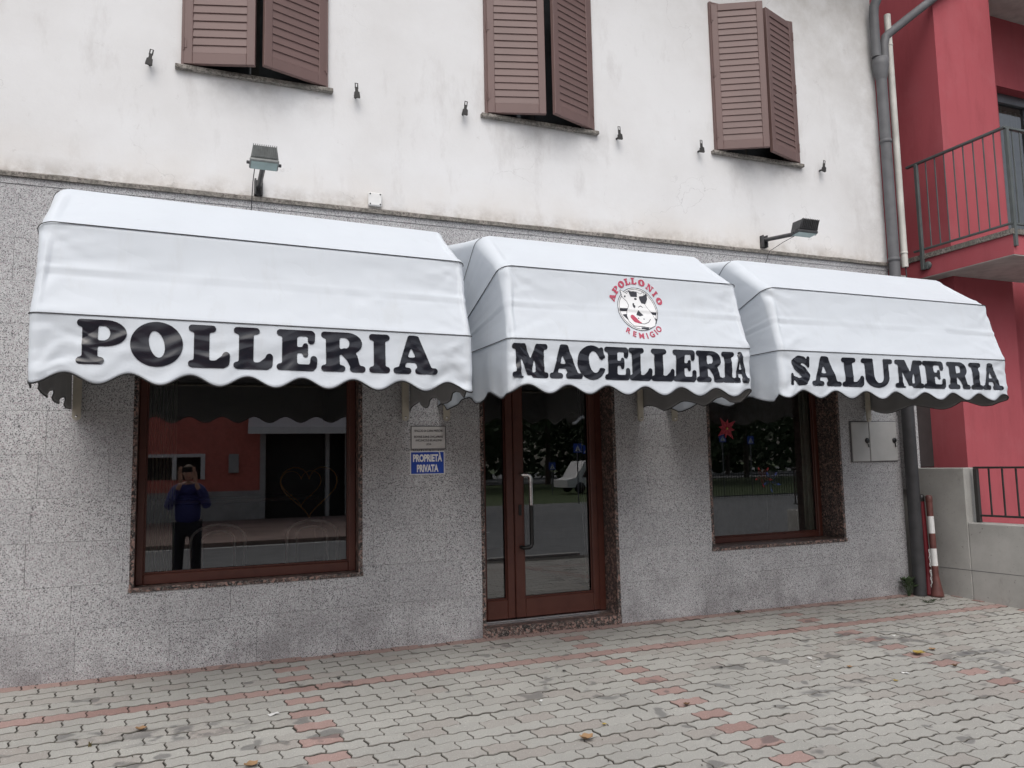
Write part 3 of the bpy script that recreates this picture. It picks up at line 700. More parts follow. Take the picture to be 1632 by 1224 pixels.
        for j in range(1, NV+1):
            w = j/NV; row = []
            for i in range(n):
                p, nn = base[i]
                if abs(nn.x) < .02: row.append(s.val(p.x, w)); continue
                # corner or side strip
                front = (s.xl+s.ribs[3][3]) if nn.x < 0 else (s.xr-s.rr[3])
                i0 = s.ns+s.na-1 if nn.x < 0 else s.ns+s.na-1+s.nf
                cc = run[i]-run[i0]+front; cc = front+(cc-front)*(.28*1.9/.52) if False else cc; vf = s.val(front, w); bf = s.val(front, 0)
                ds_ = abs(run[i]-run[i0]); hz_ = s.hem(cc) if ds_ < .12 else 1.80-.030*math.cos(2*math.pi*(ds_-.12)/(.42+.05*s.seed)+2*noise.noise(Vector((ds_*2, s.seed*3, nn.x))));
                zz = 2.142-(2.142-hz_)*w; zz = p.z+(zz-2.142)
                bl = max(0, 1-abs(run[i]-run[i0])/.25)
                d = (vf.y-bf.y)*bl; q = Vector((p.x, p.y+d, zz))
                am = w*(.010*math.sin(2*math.pi*(cc-s.x0s)/s.per*(.9+.25*s.seed % .4)+s.seed)*(1-bl)+.014*noise.noise(Vector((cc*3+s.seed*5, w*1.5, 9)))*(1-bl*.5))
                q += Vector((nn.x, nn.y*.6, 0))*(am if True else 0); row.append(q)
            rows.append(row)
        m_ = len(rows); vs = [p-inv for r_ in rows for p in r_]
        fs = [(j*n+i, (j+1)*n+i, (j+1)*n+i+1, j*n+i+1) for j in range(m_-1) for i in range(n-1)]
        b = MB().add(vs, fs, 0, True); o = b.build('canopy', [G['awn'], G['awnin'], G['trim']], t, fix=False)
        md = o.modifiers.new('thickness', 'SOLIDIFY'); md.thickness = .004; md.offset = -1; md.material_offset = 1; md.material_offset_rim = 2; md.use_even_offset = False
        hm = [p-inv for p in rows[-1]]; MB().tube(hm, .0045, 6).build('hem_trim', G['trim'], t)
        for k in (1, 2, 3):
            pts = [p+nn*.0035-inv for p, nn in P[k]]
            if k == 1: pts = pts[:s.ns+4]
            MB().tube(pts, .0027 if k > 1 else .0018, 5).build('piping', G['seam'], t)
            MB().tube([p-nn*.018-inv for p, nn in P[k]][::2], .011, 8).build('frame_rib', G['cream'], t)
        for sx in (1, -1):
            bx = s.xl+.045 if sx == 1 else s.xr-.045
            bb = MB(); poly = [(bx-inv.x+.026*math.cos(a), 1.728-inv.z+.026*math.sin(a)) for a in np.linspace(math.pi, 2*math.pi, 9)]+[(bx-inv.x+.026, .05), (bx-inv.x-.026, .05)]
            bb.prism(poly, -.062, -.044); bb.bbox(bx-inv.x-.05, bx-inv.x+.05, -.044, -.001, -.04, .06, .003); o2 = bb.build('wall_bracket', G['cream'], t)
            MB().lathe((bx-inv.x, -.0625, 1.728-inv.z), [(.0, .008), (.007, .006), (.009, 0)], 10, axis=(0, -1, 0)).build('bolt', G['steel'], o2)
        z0, z1 = zs
        for ch, (a, b_) in zip(text, extents):
            gv, gf = glyph(ch); W_ = GL[ch][0]; vs = []
            for (u, v) in gv:
                x = a+(b_-a)*u/W_; z = z0+(z1-z0)*v; w = (2.142-z)/(2.142-s.hem(x)); vs.append(s.val(x, w, .0036)-inv)
            bb = MB().add(vs, gf, 0, True); o3 = bb.build('letter', G['vinyl'], t, fix=False)
        return t
A1 = Awn(-.735, 1.604, -.11, 1, -.425, .287); A2 = Awn(1.848, 3.721, 0, 2, 1.826, .286); A3 = Awn(3.984, 6.385, 0, 3, 4.03, .303)
A1.build('white awning lettered POLLERIA, over the window with the chairs', 'POLLERIA', [(-.525, -.296), (-.282, -.033), (-.01, .202), (.215, .425), (.439, .663), (.681, .937), (.955, 1.083), (1.098, 1.376)], (1.893, 2.122))
t2 = A2.build('white awning lettered MACELLERIA with a cow emblem, over the door', 'MACELLERIA', [(1.862, 2.114), (2.118, 2.357), (2.321, 2.524), (2.519, 2.712), (2.700, 2.885), (2.874, 3.062), (3.045, 3.238), (3.234, 3.464), (3.450, 3.565), (3.552, 3.694)], (1.892, 2.112))
A3.build('white awning lettered SALUMERIA, nearest the red building', 'SALUMERIA', [(4.055, 4.263), (4.254, 4.554), (4.554, 4.775), (4.750, 5.072), (5.085, 5.395), (5.388, 5.632), (5.654, 5.905), (5.910, 6.06), (6.050, 6.305)], (1.885, 2.108))

# emblem on the middle awning's front panel
def on_front(A, x, z, off):
    r1, r2 = A.ribs[2], A.ribs[3]; t = (r1[2]-z)/(r1[2]-r2[2]); f = (x-A.xl)/(A.xr-A.xl)
    p = Vector((x, (r1[0]+(r1[1]-r1[0])*f)*(1-t)+(r2[0]+(r2[1]-r2[0])*f)*t, z)); d = A.wr(p, t, 2); nn = Vector((0, -.95, .2)).normalized()
    return p+nn*(d+off)
ECX, ECZ, ER = 2.838, 2.395, .157
emb = None
def layer(name, shapes, mat, off, n=44, soft=.006):
    global emb
    gv, gf = contour(fld([(sg, k, *[a for a in ar]) for sg, k, *ar in shapes], 2.3, 2.3, n=n, soft=soft, pad=.0))
    inv = t2.location
    vs = [on_front(A2, ECX+(u-1.15)*ER, ECZ+(v-1.15)*ER, off)-inv for u, v in gv]
    return MB().add(vs, gf, 0, True).build(name, mat, t2, fix=False)
def U(px, py): return ((px-637)/342+1.15, -(py-625)/350+1.15)
def poly(*pp): return [U(*q) for q in pp]
C0 = (1.15, 1.15)
layer('emblem_disc', [(1, 'e', *C0, 1.0, 1.0)], G['logw'], .0030)
layer('emblem_ring', [(1, 'e', *C0, 1.0, 1.0), (-1, 'e', *C0, .972, .972), (1, 'e', *C0, .93, .93), (-1, 'e', *C0, .905, .905)], G['logk'], .0036, 60, .004)
for _b in ([(1, 'p', poly((320, 620), (480, 615), (470, 660), (335, 668)))], [(1, 'p', poly((350, 720), (480, 705), (480, 800), (440, 810)))], [(1, 'p', poly((790, 655), (945, 655), (950, 705), (830, 690)))], [(1, 'p', poly((860, 745), (945, 765), (915, 845), (860, 870)))], [(1, 'p', poly((635, 915), (765, 920), (760, 955), (640, 950)))]): layer('emblem_band', _b, G['logk'], .0036)
HEAD = [(1, 'p', poly((375, 330), (480, 385), (510, 350), (640, 335), (720, 375), (775, 335), (770, 400), (760, 520), (810, 610), (880, 700), (910, 800), (880, 880), (800, 920), (660, 900), (520, 900), (450, 830), (430, 740), (450, 650), (490, 570), (470, 500), (400, 430)))]
grow = []
for sg, k, P_ in HEAD:
    cx_, cz_ = 1.15, 1.10; grow = [(1, 'c', P_+[P_[0]], .018), (1, 'p', P_)]
layer('emblem_outline', grow, G['logk'], .0042, 60, .004); layer('emblem_head', [(1, 'p', HEAD[0][2])], G['logw'], .0048, 60, .006)
layer('emblem_patch', [(1, 'p', poly((510, 335), (660, 345), (655, 425), (545, 425))), (1, 'p', poly((690, 410), (760, 400), (830, 355), (830, 450), (780, 530), (715, 520), (690, 450))), (1, 'e', *U(625, 455), .07, .05), (1, 'e', *U(578, 565), .065, .12, 10), (1, 'p', poly((640, 635), (720, 715), (655, 735), (595, 715))), (1, 'e', *U(620, 770), .03, .03), (1, 'e', *U(712, 778), .03, .03),
    (1, 'c', poly((650, 590), (690, 565), (725, 590)), .014), (1, 'c', poly((600, 850), (700, 860), (780, 830), (825, 775)), .014), (1, 'e', *U(445, 425), .05, .04, 40), (-1, 'e', *U(590, 548), .022, .04)], G['logk'], .0054, 60, .004)
layer('emblem_tongue', [(1, 'c', poly((525, 755), (560, 800), (620, 835), (650, 845)), [.11, .12, .06, .03])], G['logr'], .0054, 60)
def arc_letter(ch, ang, rad, size):
    if ang < 180:
        gv, gf = glyph(ch, 24); w = GL[ch][0]
    else:
        cu = bpy.data.curves.new('t', 'FONT'); cu.body = ch; cu.size = 1.35; cu.offset = .04; to = bpy.data.objects.new('t', cu); COL.objects.link(to)
        me = to.to_mesh(); gv = [(v.co.x, v.co.y) for v in me.vertices]; gf = [tuple(p.vertices) for p in me.polygons]; w = max(v[0] for v in gv)+min(v[0] for v in gv); to.to_mesh_clear(); bpy.data.objects.remove(to)
    top = ang < 180; a = R(ang); vs = []
    for u, v in gv:
        du, dv = (u-w/2)*size, v*size
        if top: px, pz = (rad+dv)*math.cos(a)+du*math.sin(a), (rad+dv)*math.sin(a)-du*math.cos(a)
        else: px, pz = (rad-dv+size)*math.cos(a)-du*math.sin(a), (rad-dv+size)*math.sin(a)+du*math.cos(a)
        vs.append(on_front(A2, ECX+px*ER, ECZ+pz*ER*1.02, .0034)-t2.location)
    MB().add(vs, gf, 0, True).build('emblem_letter', G['logr'], t2, fix=False)
for ch, an in zip('APOLLONIO', (157, 139.5, 122, 106, 91, 73, 53, 37.5, 21)): arc_letter(ch, an, 1.13, .29)
for ch, an in zip('REMIGIO', (236, 250, 265.5, 279, 292, 304, 315)): arc_letter(ch, an, 1.08, .26)

# ------------------------------------------------------------------ wall things
def text_part(s, x, z, size, w, y, parent, mat, bold=0, align='CENTER'):
    cu = bpy.data.curves.new('t', 'FONT'); cu.body = s; cu.size = size; cu.offset = bold; cu.align_x = align; to = bpy.data.objects.new('t', cu); COL.objects.link(to)
    me = bpy.data.meshes.new_from_object(to.evaluated_get(bpy.context.evaluated_depsgraph_get())); bpy.data.objects.remove(to)
    xs = [v.co.x for v in me.vertices]; c = (max(xs)+min(xs))/2; k = w/(max(xs)-min(xs))
    for v in me.vertices: v.co = ((v.co.x-c)*k+x, y, v.co.y+z)
    me.materials.clear(); me.materials.append(mat); return link('lettering', me, parent)
sg = thing('plaque', 'pale metal plaque with small dark print about meat sold', 'plaque', (1.755, 0, 1.574))
MB().bbox(-.143, .143, -.014, -.002, -.092, .092, .002).build('plate', G['plaq'], sg)
fr_ = MB(); fr_.bbox(-.143, .143, -.017, -.0142, .086, .092, .001); fr_.bbox(-.143, .143, -.017, -.0142, -.092, -.086, .001); fr_.bbox(-.143, -.137, -.017, -.0142, -.086, .086, .001); fr_.bbox(.137, .143, -.017, -.0142, -.086, .086, .001); fr_.build('rim', G['pipe'], sg)
for s_, z, w in (('SPACCIO DI CARNI FRESCHE', .045, .23), ('BOVINE-SUINE-OVICAPRINE', -.002, .235), ('AVICUNICOLE-SELVAGGINA', -.030, .215), ('UOVA', -.060, .042)): text_part(s_, 0, z, .024, w, -.0165, sg, G['ink'], .0004)
s2 = thing('sign', 'blue PROPRIETÀ PRIVATA sign with white border', 'sign', (1.745, 0, 1.376))
MB().bbox(-.141, .141, -.012, -.002, -.092, .092, .002).build('plate', G['white'], s2)
MB().bbox(-.133, .133, -.0145, -.0122, -.084, .084, .0008).build('blue_field', G['blue'], s2)
text_part('PROPRIETÀ', 0, .012, .075, .236, -.0165, s2, G['white'], .0035); text_part('PRIVATA', 0, -.068, .075, .175, -.0165, s2, G['white'], .0035)
mtb = thing('meter_cabinet', 'pale grey two-door meter cabinet set in the granite', 'cabinet', (6.435, 0, 1.505))
MB().bbox(-.312, .312, -.012, -.001, -.205, .207, .004).build('frame', G['pipe'], mtb)
d1 = MB().bbox(-.304, -.073, -.022, -.012, -.197, .199, .005).build('door', G['meter'], mtb); d2 = MB().bbox(-.067, .304, -.024, -.012, -.197, .199, .005).build('door', G['meter'], mtb)
for d_, x in ((d1, -.107), (d2, .262)):
    k = MB(); k.lathe((x, -.024, .01), [(0, .012), (.022, .012), (.028, .004), (.028, 0)], 14, axis=(0, -1, 0)); k.tube([(x+.004, -.03, -.018), (x+.006, -.034, -.045), (x+.012, -.03, -.055)], .005, 6); k.build('lock', G['black'], d_)
jb = thing('junction_box', 'small white junction box on the plaster above the stone ledge', 'junction box', (1.331, 0, 3.455))
MB().bbox(-.053, .053, -.035, -.001, -.053, .053, .006).build('lid', G['white'], jb)
for sx in (-1, 1):
    for sz in (-1, 1): MB().lathe((sx*.04, -.035, sz*.04), [(0, .003), (.006, .002), (.006, 0)], 8, axis=(0, -1, 0)).build('screw', G['black'], jb)

# floodlight seen from the front, above the first awning
f1 = thing('floodlight', 'grey finned floodlight facing the street above the leftmost awning', 'floodlight', (.452, 0, 3.39), 'floodlights on arms above the awnings')
b = MB(); b.bbox(-.030, -.018, -.05, -.001, .0, .12, .001); b.bbox(.018, .030, -.05, -.001, .0, .12, .001); b.bbox(-.030, .030, -.012, -.0005, .0, .12, .001)
b.tube([(0, -.03, .055), (0, -.44, .075)], .019, 4); b.build('arm', G['ldark'], f1)
hm = Matrix.Translation((0, -.49, .072)) @ Matrix.Rotation(R(74), 4, 'X') @ Matrix.Scale(1.1, 4)
def taper(b, w0, d0, z0, w1, d1, z1, mat, mi=0):
    vs = [(-w0, -d0, z0), (w0, -d0, z0), (w0, d0, z0), (-w0, d0, z0), (-w1, -d1, z1), (w1, -d1, z1), (w1, d1, z1), (-w1, d1, z1)]
    return b.add([mat @ Vector(v) for v in vs], [(0, 1, 2, 3), (7, 6, 5, 4), (0, 4, 5, 1), (1, 5, 6, 2), (2, 6, 7, 3), (3, 7, 4, 0)], mi)
def flood_head(parent, hm, fins=12, w=.088):
    # lens looks forward-down; body tapers back with fins
    face = hm
    b = MB(); b.bbox(-w, w, -.012, .012, -.055, .040, .006, mat=face); o = b.build('bezel', G['lamp'], parent)
    MB().bbox(-w+.008, w-.008, -.016, -.0125, -.047, .032, .002, mat=face).build('lens', G['lens'], o)
    b = MB(); vs = [(-w+.004, .0125, -.05), (w-.004, .0125, -.05), (w-.004, .0125, .04), (-w+.004, .0125, .04), (-w+.016, .085, -.03), (w-.016, .085, -.03), (w-.016, .075, .075), (-w+.016, .075, .075)]
    b.add([face @ Vector(v) for v in vs], [(0, 1, 2, 3), (7, 6, 5, 4), (0, 4, 5, 1), (1, 5, 6, 2), (2, 6, 7, 3), (3, 7, 4, 0)])
    h = b.build('housing', G['lamp'], parent)
    f_ = MB()
    for i in range(fins):
        x = -w+.018+(2*w-.036)*i/(fins-1); f_.add([face @ Vector(v) for v in [(x-.0022, .014, .040), (x+.0022, .014, .040), (x+.0022, .014, .050), (x-.0022, .014, .050), (x-.0022, .078, .07), (x+.0022, .078, .07), (x+.0022, .078, .086), (x-.0022, .078, .086)]], [(0, 1, 2, 3), (7, 6, 5, 4), (0, 4, 5, 1), (1, 5, 6, 2), (2, 6, 7, 3), (3, 7, 4, 0)])
    f_.build('cooling_fins', G['lamp'], h)
    k = MB()
    for sx in (-1, 1): k.add([], []) ; k.lathe(face @ Vector((sx*w, .0, -.005)), [(0.012, 0), (.012, .018), (0, .020)], 8, axis=face.to_3x3() @ Vector((sx, 0, 0)))
    k.build('side_knob', G['ldark'], parent)
flood_head(f1, hm)
MB().tube([(-.055, -.44, .08), (-.06, -.30, -.0), (-.05, -.06, -.06), (-.05, -.03, -.17)], .0035, 5).build('cable', G['ldark'], f1)
# floodlight on the long arm, right; points sideways to the right
f2 = thing('floodlight', 'dark floodlight on a long slanting arm above the rightmost awning', 'floodlight', (5.16, 0, 3.40), 'floodlights on arms above the awnings')
b = MB(); b.bbox(-.030, -.018, -.05, -.001, .0, .12, .001); b.bbox(.018, .030, -.05, -.001, .0, .12, .001); b.bbox(-.030, .030, -.012, -.0005, .0, .12, .001)
b.tube([(0, -.03, .075), (.04, -.44, .03)], .020, 4); b.build('arm', G['ldark'], f2)
face = Matrix.Translation((.05, -.52, .015)) @ Matrix.Rotation(R(84), 4, 'X') @ Matrix.Scale(1.2, 4)
flood_head(f2, face, 10, .095); f2.children[1].active_material = G['ldark']
MB().tube([(.04, -.42, .02), (-.01, -.30, -.02), (-.02, -.12, -.06), (-.03, -.04, -.2)], .003, 5).build('cable', G['ldark'], f2)
for ch in f2.children_recursive:
    if ch.data and ch.data.materials and ch.data.materials[0] == G['lamp']: ch.data.materials[0] = G['ldark']

# ------------------------------------------------------------------ corner: pipes, pier, concrete wall
dp = thing('downpipe', 'grey downpipe with a funnel head on the building corner', 'downpipe', (6.795, -.09, -.04))
MB().tube([(0, 0, z) for z in (2.4, 3, 4, 5.4)], .055, 16).build('pipe', G['pipe'], dp)
MB().tube([(.04, 0, z) for z in (0, 1.0, 2, 2.6)], .062, 16).build('lower_pipe', simple('dark_pipe_with_shade', (.05, .05, .054), .5, var=.2).m, dp)  # dark grey lower length, with the awning's shade put into its colour
for z in (3.42, 4.7): MB().lathe((0, 0, z), [(.059, 0), (.062, .002), (.062, .035), (.059, .037)], 16).build('collar', G['pipe'], dp)
MB().lathe((0, 0, 5.4), [(.056, 0), (.085, .16), (.085, .24), (.0, .24)], 16).build('funnel', G['pipe'], dp)
MB().tube([(-.05, 0, 5.65), (-.05, 0, 6.1), (-.045, -.01, 6.22), (-.01, -.06, 6.36), (.08, -.14, 6.48), (.2, -.22, 6.58)], .05, 12).build('feed_pipe', G['pipe'], dp)
MB().tube([(.055, -.01, 5.62), (.06, -.01, 5.80), (.09, -.01, 5.90), (.18, -.012, 5.98), (.80, -.03, 6.46), (1.3, -.05, 6.85)], .046, 12).build('feed_pipe', G['pipe'], dp)
wp = thing('drain_pipe', 'slim off-white pipe ending above the third awning beside the grey downpipe', 'pipe', (6.945, -.09, 3.33))
MB().tube([(0, 0, 0), (0, 0, 1.4), (.0, 0, 2.8)], .034, 14).build('pipe', G['wpipe'], wp)
for z in (.14, 2.44): MB().lathe((0, 0, z), [(.035, 0), (.038, .002), (.038, .02), (.035, .022)], 14).build('collar', G['wpipe'], wp)
MB().tube([(.01, 0, 0), (.012, 0, -.12), (.02, 0, -.4), (.02, .0, -1.2)], .006, 6).build('cable', G['metal'], wp)
pr = prop(MB().bbox(7.05, 7.19, .10, .45, 1.0, 3.3, .003).build('gate_pier', G['granite']), 'narrow granite pier behind the downpipe, standing on the concrete wall', 'pier')
gp = thing('service_gate', 'dark gate in the gap between granite pier and red building', 'gate', (7.19, .34, 1.23))
MB().box(.0, .5, 0, .03, 0, 2.0).build('panel', simple('dark_gate', (.045, .04, .04), .7).m, gp)
ang = math.atan(.12); cwt = thing('concrete_wall', 'grey cast concrete boundary wall with a raised block at the corner', 'wall', (7.10, 0, -.2), None, ang)
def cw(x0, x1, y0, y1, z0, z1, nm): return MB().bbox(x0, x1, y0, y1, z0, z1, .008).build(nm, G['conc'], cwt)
cw(.0, .19, -.43, .5, -.2, 1.425, 'raised_block'); cw(.0, .19, -1.7, -.4305, -.4, .885, 'low_wall')
for z in (.42,): MB().box(-.0015, .0005, -1.69, -.1, z, z+.004).build('shutter_seam', G['metal'], cwt)
rl = thing('railing', 'dark metal railing on top of the low concrete wall', 'railing', (7.10, 0, 0), None, ang)
def bar(x, y, z0, z1, r=.0065, par=None, nm='bar', mat='iron'): return MB().bbox(x-r, x+r, y-r, y+r, z0, z1, .001).build(nm, G[mat], par)
MB().bbox(.085, .115, -1.68, -.47, 1.215, 1.235, .003).build('top_rail', G['iron'], rl); MB().bbox(.09, .11, -1.68, -.47, .745, .765, .003).build('bottom_rail', G['iron'], rl)
MB().bbox(.08, .12, -.51, -.47, .684, 1.214, .003).build('post', G['iron'], rl)
bm_ = MB().bbox(-.007, .007, -.007, .007, .766, 1.214, .001).mesh('bar', G['iron'])
for i in range(1, 10): link('bar', bm_, rl, (.10, -.49-i*.128, 0))

# ------------------------------------------------------------------ bollards leaning in the corner
def bollard(label, base, top, red, chain):
    base, top = Vector(base), Vector(top); ax = (top-base); L = ax.length; ax.normalize()
    t = thing('bollard', label, 'bollard', base, 'red and white posts leaning in the corner'); t.rotation_mode = 'QUATERNION'; t.rotation_quaternion = Vector((0, 0, 1)).rotation_difference(ax)
    rs = [(.062, 0), (.060, .02), (.045, .10), (.031, .20)]
    MB().lathe((0, 0, 0), [(0, 0)]+rs, 16).build('foot', red, t)
    zz = [.20, .30, .47, .62, .79, .93]; cols = [red, G['white'], red, G['white'], red]
    for i in range(5): MB().lathe((0, 0, 0), [(.030, zz[i]), (.030, zz[i+1])], 16).build('stripe', cols[i] if chain is False else (red if i != 1 else red), t)
    MB().lathe((0, 0, 0), [(.030, .93), (.033, .935), (.033, .985), (.022, 1.0), (0, 1.0)], 16).build('cap', G['black'] if chain else red, t)
    return t
rp = simple('worn_red_paint', (.16, .058, .05), .5, var=.25, sc_=12).m
bollard('red and white striped bollard leaning in front in the corner', (6.94, -.20, -.045), (6.95, -.17, .98), rp, False)
bollard('dark red bollard with a white chain, behind the striped one', (6.935, -.12, -.04), (6.925, -.10, .93), simple('dark_red_plastic', (.16, .012, .02), .4).m, True)
chn = thing('chain', 'loose white plastic chain hanging by the leaning bollards', 'chain', (6.905, -.17, .0))
for i in range(11):
    if i in (5, ): continue
    b = MB(); z = .40-i*.034; a = i % 2
    pts = [(math.cos(q)*.009*(1-a*.6), math.sin(q+0)*0+(-.003 if a else 0)+math.cos(q)*.008*a, z+math.sin(q)*.018) for q in np.linspace(0, 2*math.pi, 9)]
    b.tube(pts, .003, 5, caps=False); b.build('chain_link', G['white'], chn)

# ------------------------------------------------------------------ neighbouring red building
nb = thing('red_building', 'red rendered building with a railed balcony', 'building', (7.68, -.07, -.5))
def nbx(x0, x1, y0, y1, z0, z1, nm='wall', mat='red'): return MB().box(x0-7.68, x1-7.68, y0+.07, y1+.07, z0+.5, z1+.5).build(nm, G[mat], nb, fix=False)
nbx(7.68, 8.62, -.07, 6.0, -.5, 9.0)
WN = (9.10, 10.6, 3.62, 5.86)
b = MB()
for r in sub_rects((8.62, 13, -.5, 9), [WN, (11.4, 12.4, .4, 2.4)]): b.box(r[0]-7.68, r[1]-7.68, .32, .62, r[2]+.5, r[3]+.5)
b.build('recessed_wall', G['red'], nb, fix=False)
nbx(8.62, 13, -1.3, .25, 6.76, 6.9, 'soffit_slab', 'soffit')
nw = MB().bbox(9.10-7.68, 10.6-7.68, .45, .50, 5.74+.5, 5.86+.5, .004).build('window', simple('grey_window_frame', (.12, .13, .15), .4).m, nb)
fr2 = MB()
for x in (9.10, 9.80, 10.52): fr2.bbox(x-7.68, x-7.68+.08, .452, .50, 4.12, 6.24, .004)
fr2.build('frame', nw.data.materials[0], nw)
MB().add([(1.43, .49, 4.12), (2.9, .49, 4.12), (2.9, .49, 6.24), (1.43, .49, 6.24)], [(0, 1, 2, 3)]).build('pane', G['glass'], nw, fix=False)
cu_ = MB(); k = 60
for i in range(k):
    x = 1.45+1.4*i/k; y = .56+.02*math.sin(i*1.6); y2 = .56+.02*math.sin((i+1)*1.6); cu_.add([(x, y, 4.1), (x+1.4/k, y2, 4.1), (x+1.4/k, y2, 6.2), (x, y, 6.2)], [(0, 1, 2, 3)], 0, True)
cu_.build('curtain', simple('grey_curtain', (.30, .31, .33), .9).m, nw, fix=False)
MB().box(.9, 5.3, .63, .8, 0, 9.3).build('inner_wall', G['dark'], nb, fix=False)
# balcony (part of the building), with stone edging; the railing's bars are sub-parts
bal = MB(); Z0 = .5
bal.box(7.45-7.68, 13-7.68, -.92+.07, -.0, 3.302+Z0, 3.50+Z0); bal.box(7.45-7.68, 7.68-7.68-.002, .0, 1.2, 3.302+Z0, 3.50+Z0)
bal.build('balcony', G['red'], nb, fix=False)
nbx(7.453, 13, -.917, -.072, 3.294, 3.3015, 'balcony_soffit', 'soffit'); nbx(7.453, 7.677, -.0715, 1.1, 3.294, 3.3015, 'balcony_soffit', 'soffit')
nbx(7.43, 13, -.94, -.071, 3.5005, 3.555, 'balcony_edging', 'cornice'); nbx(7.43, 7.678, -.0705, 1.2, 3.5005, 3.555, 'balcony_edging', 'cornice')
X0 = 7.45-7.68; Y0 = -.92+.07
br = MB(); br.bbox(X0-.02, X0+.02, Y0-.02, .30, 4.575+Z0, 4.60+Z0, .003); br.bbox(X0-.012, X0+.012, Y0+.0125, .28, 3.60+Z0, 3.622+Z0, .003)
br.bbox(X0+.021, 5.2, Y0-.02, Y0+.02, 4.575+Z0, 4.60+Z0, .003); br.bbox(X0-.012, 5.2, Y0-.012, Y0+.012, 3.60+Z0, 3.622+Z0, .003)
railo = br.build('balcony_railing', G['rail'], nb)
bmm = MB().bbox(-.0055, .0055, -.0055, .0055, 3.622+Z0, 4.575+Z0, .001).mesh('bar', G['rail'])
for i in range(1, 10): link('bar', bmm, railo, (X0, Y0+i*.113, 0))
for i in range(1, 26): link('bar', bmm, railo, (X0+i*.113, Y0, 0))
for (x, y) in ((X0-.022, .16), (X0+.02, Y0-.01), (X0+1.6, Y0-.02)):
    MB().bbox(x-.018, x+.018, y-.018, y+.018, 3.38+Z0, 4.574+Z0, .002).build('post', G['rail'], railo)
MB().lathe((X0-.004, .11, 3.42+Z0), [(.0, .012), (.045, .012), (.045, 0)], 16, axis=(-1, 0, 0)).build('fixing_plate', G['rail'], railo)
MB().bbox(X0-.03, X0-.004, .10, .17, 3.38+Z0, 3.43+Z0, .002).build('fixing_arm', G['rail'], railo)

# ------------------------------------------------------------------ inside the shop
inn = MB(); inn.add([(WX0+.3, .37, .06), (WX1-.3, .37, .06), (WX1-.3, 5.5, .06), (WX0+.3, 5.5, .06)], [(0, 1, 2, 3)]); inn.box(WX0+.3, WX1-.3, 5.5, 5.6, -.5, 2.75)
inn.build('shop_interior', simple('shop_floor', (.07, .06, .05), .4).m, shop, fix=False)
MB().box(1.5, 1.6, .37, 3.6, .06, 2.7).box(3.9, 4.0, .37, 3.6, .06, 2.7).build('partition', G['dark'], shop, fix=False)
def blind(label, x0, x1, y, n, mat):
    t = thing('blind', label, 'blind', ((x0+x1)/2, y, .62), 'pale blinds behind the glass'); w = (x1-x0)/n
    me = MB().add([(-w*.36, .01, 0), (w*.30, -.012, 0), (w*.30, -.012, 1.45), (-w*.36, .01, 1.45)], [(0, 1, 2, 3)]).mesh('strip', mat)
    for i in range(n): link('strip', me, t, (x0+w*(i+.5)-t.location.x, 0, 0))
    return t
blind('gathered pale strip blind behind the left part of the window with chairs', -.285, -.07, .20, 9, G['curt'])
cb = MB()
for i in range(24):
    x = -.14+.30*i/24; y = .02*math.sin(i*1.3); y2 = .02*math.sin((i+1)*1.3); cb.add([(x, y, 0), (x+.0125, y2, 0), (x+.0125, y2, 1.5), (x, y, 1.5)], [(0, 1, 2, 3)], 0, True)
cto = cb.build('curtain', simple('greenish_curtain', (.78, .82, .70), .9, var=.1).m, None, (5.96, .352, .6), fix=False); prop(cto, 'pale greenish curtain hanging behind the glass of the window by the meter cabinet', 'curtain')
def chair(label, x, y, rz):
    t = thing('chair', label, 'chair', (x, y, .06), 'chrome chairs inside the shop', rz)
    def arch(w, h0, h1, yy): return [(-w, yy, h0)]+[(-w*math.cos(a), yy, h1-w*.55+w*.55*math.sin(a)) for a in np.linspace(0, math.pi, 13)]+[(w, yy, h0)]
    MB().tube(arch(.20, 0, .87, .18), .011, 8).build('back_frame', G['chrome'], t); MB().tube(arch(.12, .44, .82, .17), .008, 8).build('back_hoop', G['chrome'], t)
    MB().lathe((0, 0, .43), [(0, 0), (.19, 0), (.2, .015), (.19, .03), (0, .035)], 20).build('seat', G['dark'], t)
    for sx in (-1, 1): MB().tube([(sx*.16, -.15, .43), (sx*.19, -.18, 0)], .011, 8).build('leg', G['steel'], t)
chair('chrome hoop-backed chair inside, behind the left part of the window', .26, .42, R(8)); chair('chrome hoop-backed chair inside, nearer the door', .91, .46, R(-14))
# gold ribbon heart and counter
ht = thing('ribbon_heart', 'thin gold ribbon heart hanging inside the first shop window', 'decoration', (.88, .30, 1.2))
def hcurve(sc_, dx, dz): return [(dx+sc_*16*math.sin(a)**3, .0, dz+sc_*(13*math.cos(a)-5*math.cos(2*a)-2*math.cos(3*a)-math.cos(4*a))) for a in np.linspace(0, 2*math.pi, 40)]
MB().tube(hcurve(.0135, 0, 0), .006, 6, caps=False).tube(hcurve(.0095, -.06, .02), .004, 6, caps=False).build('ribbon', simple('gold_ribbon', (.70, .36, .08), .35).m, ht)
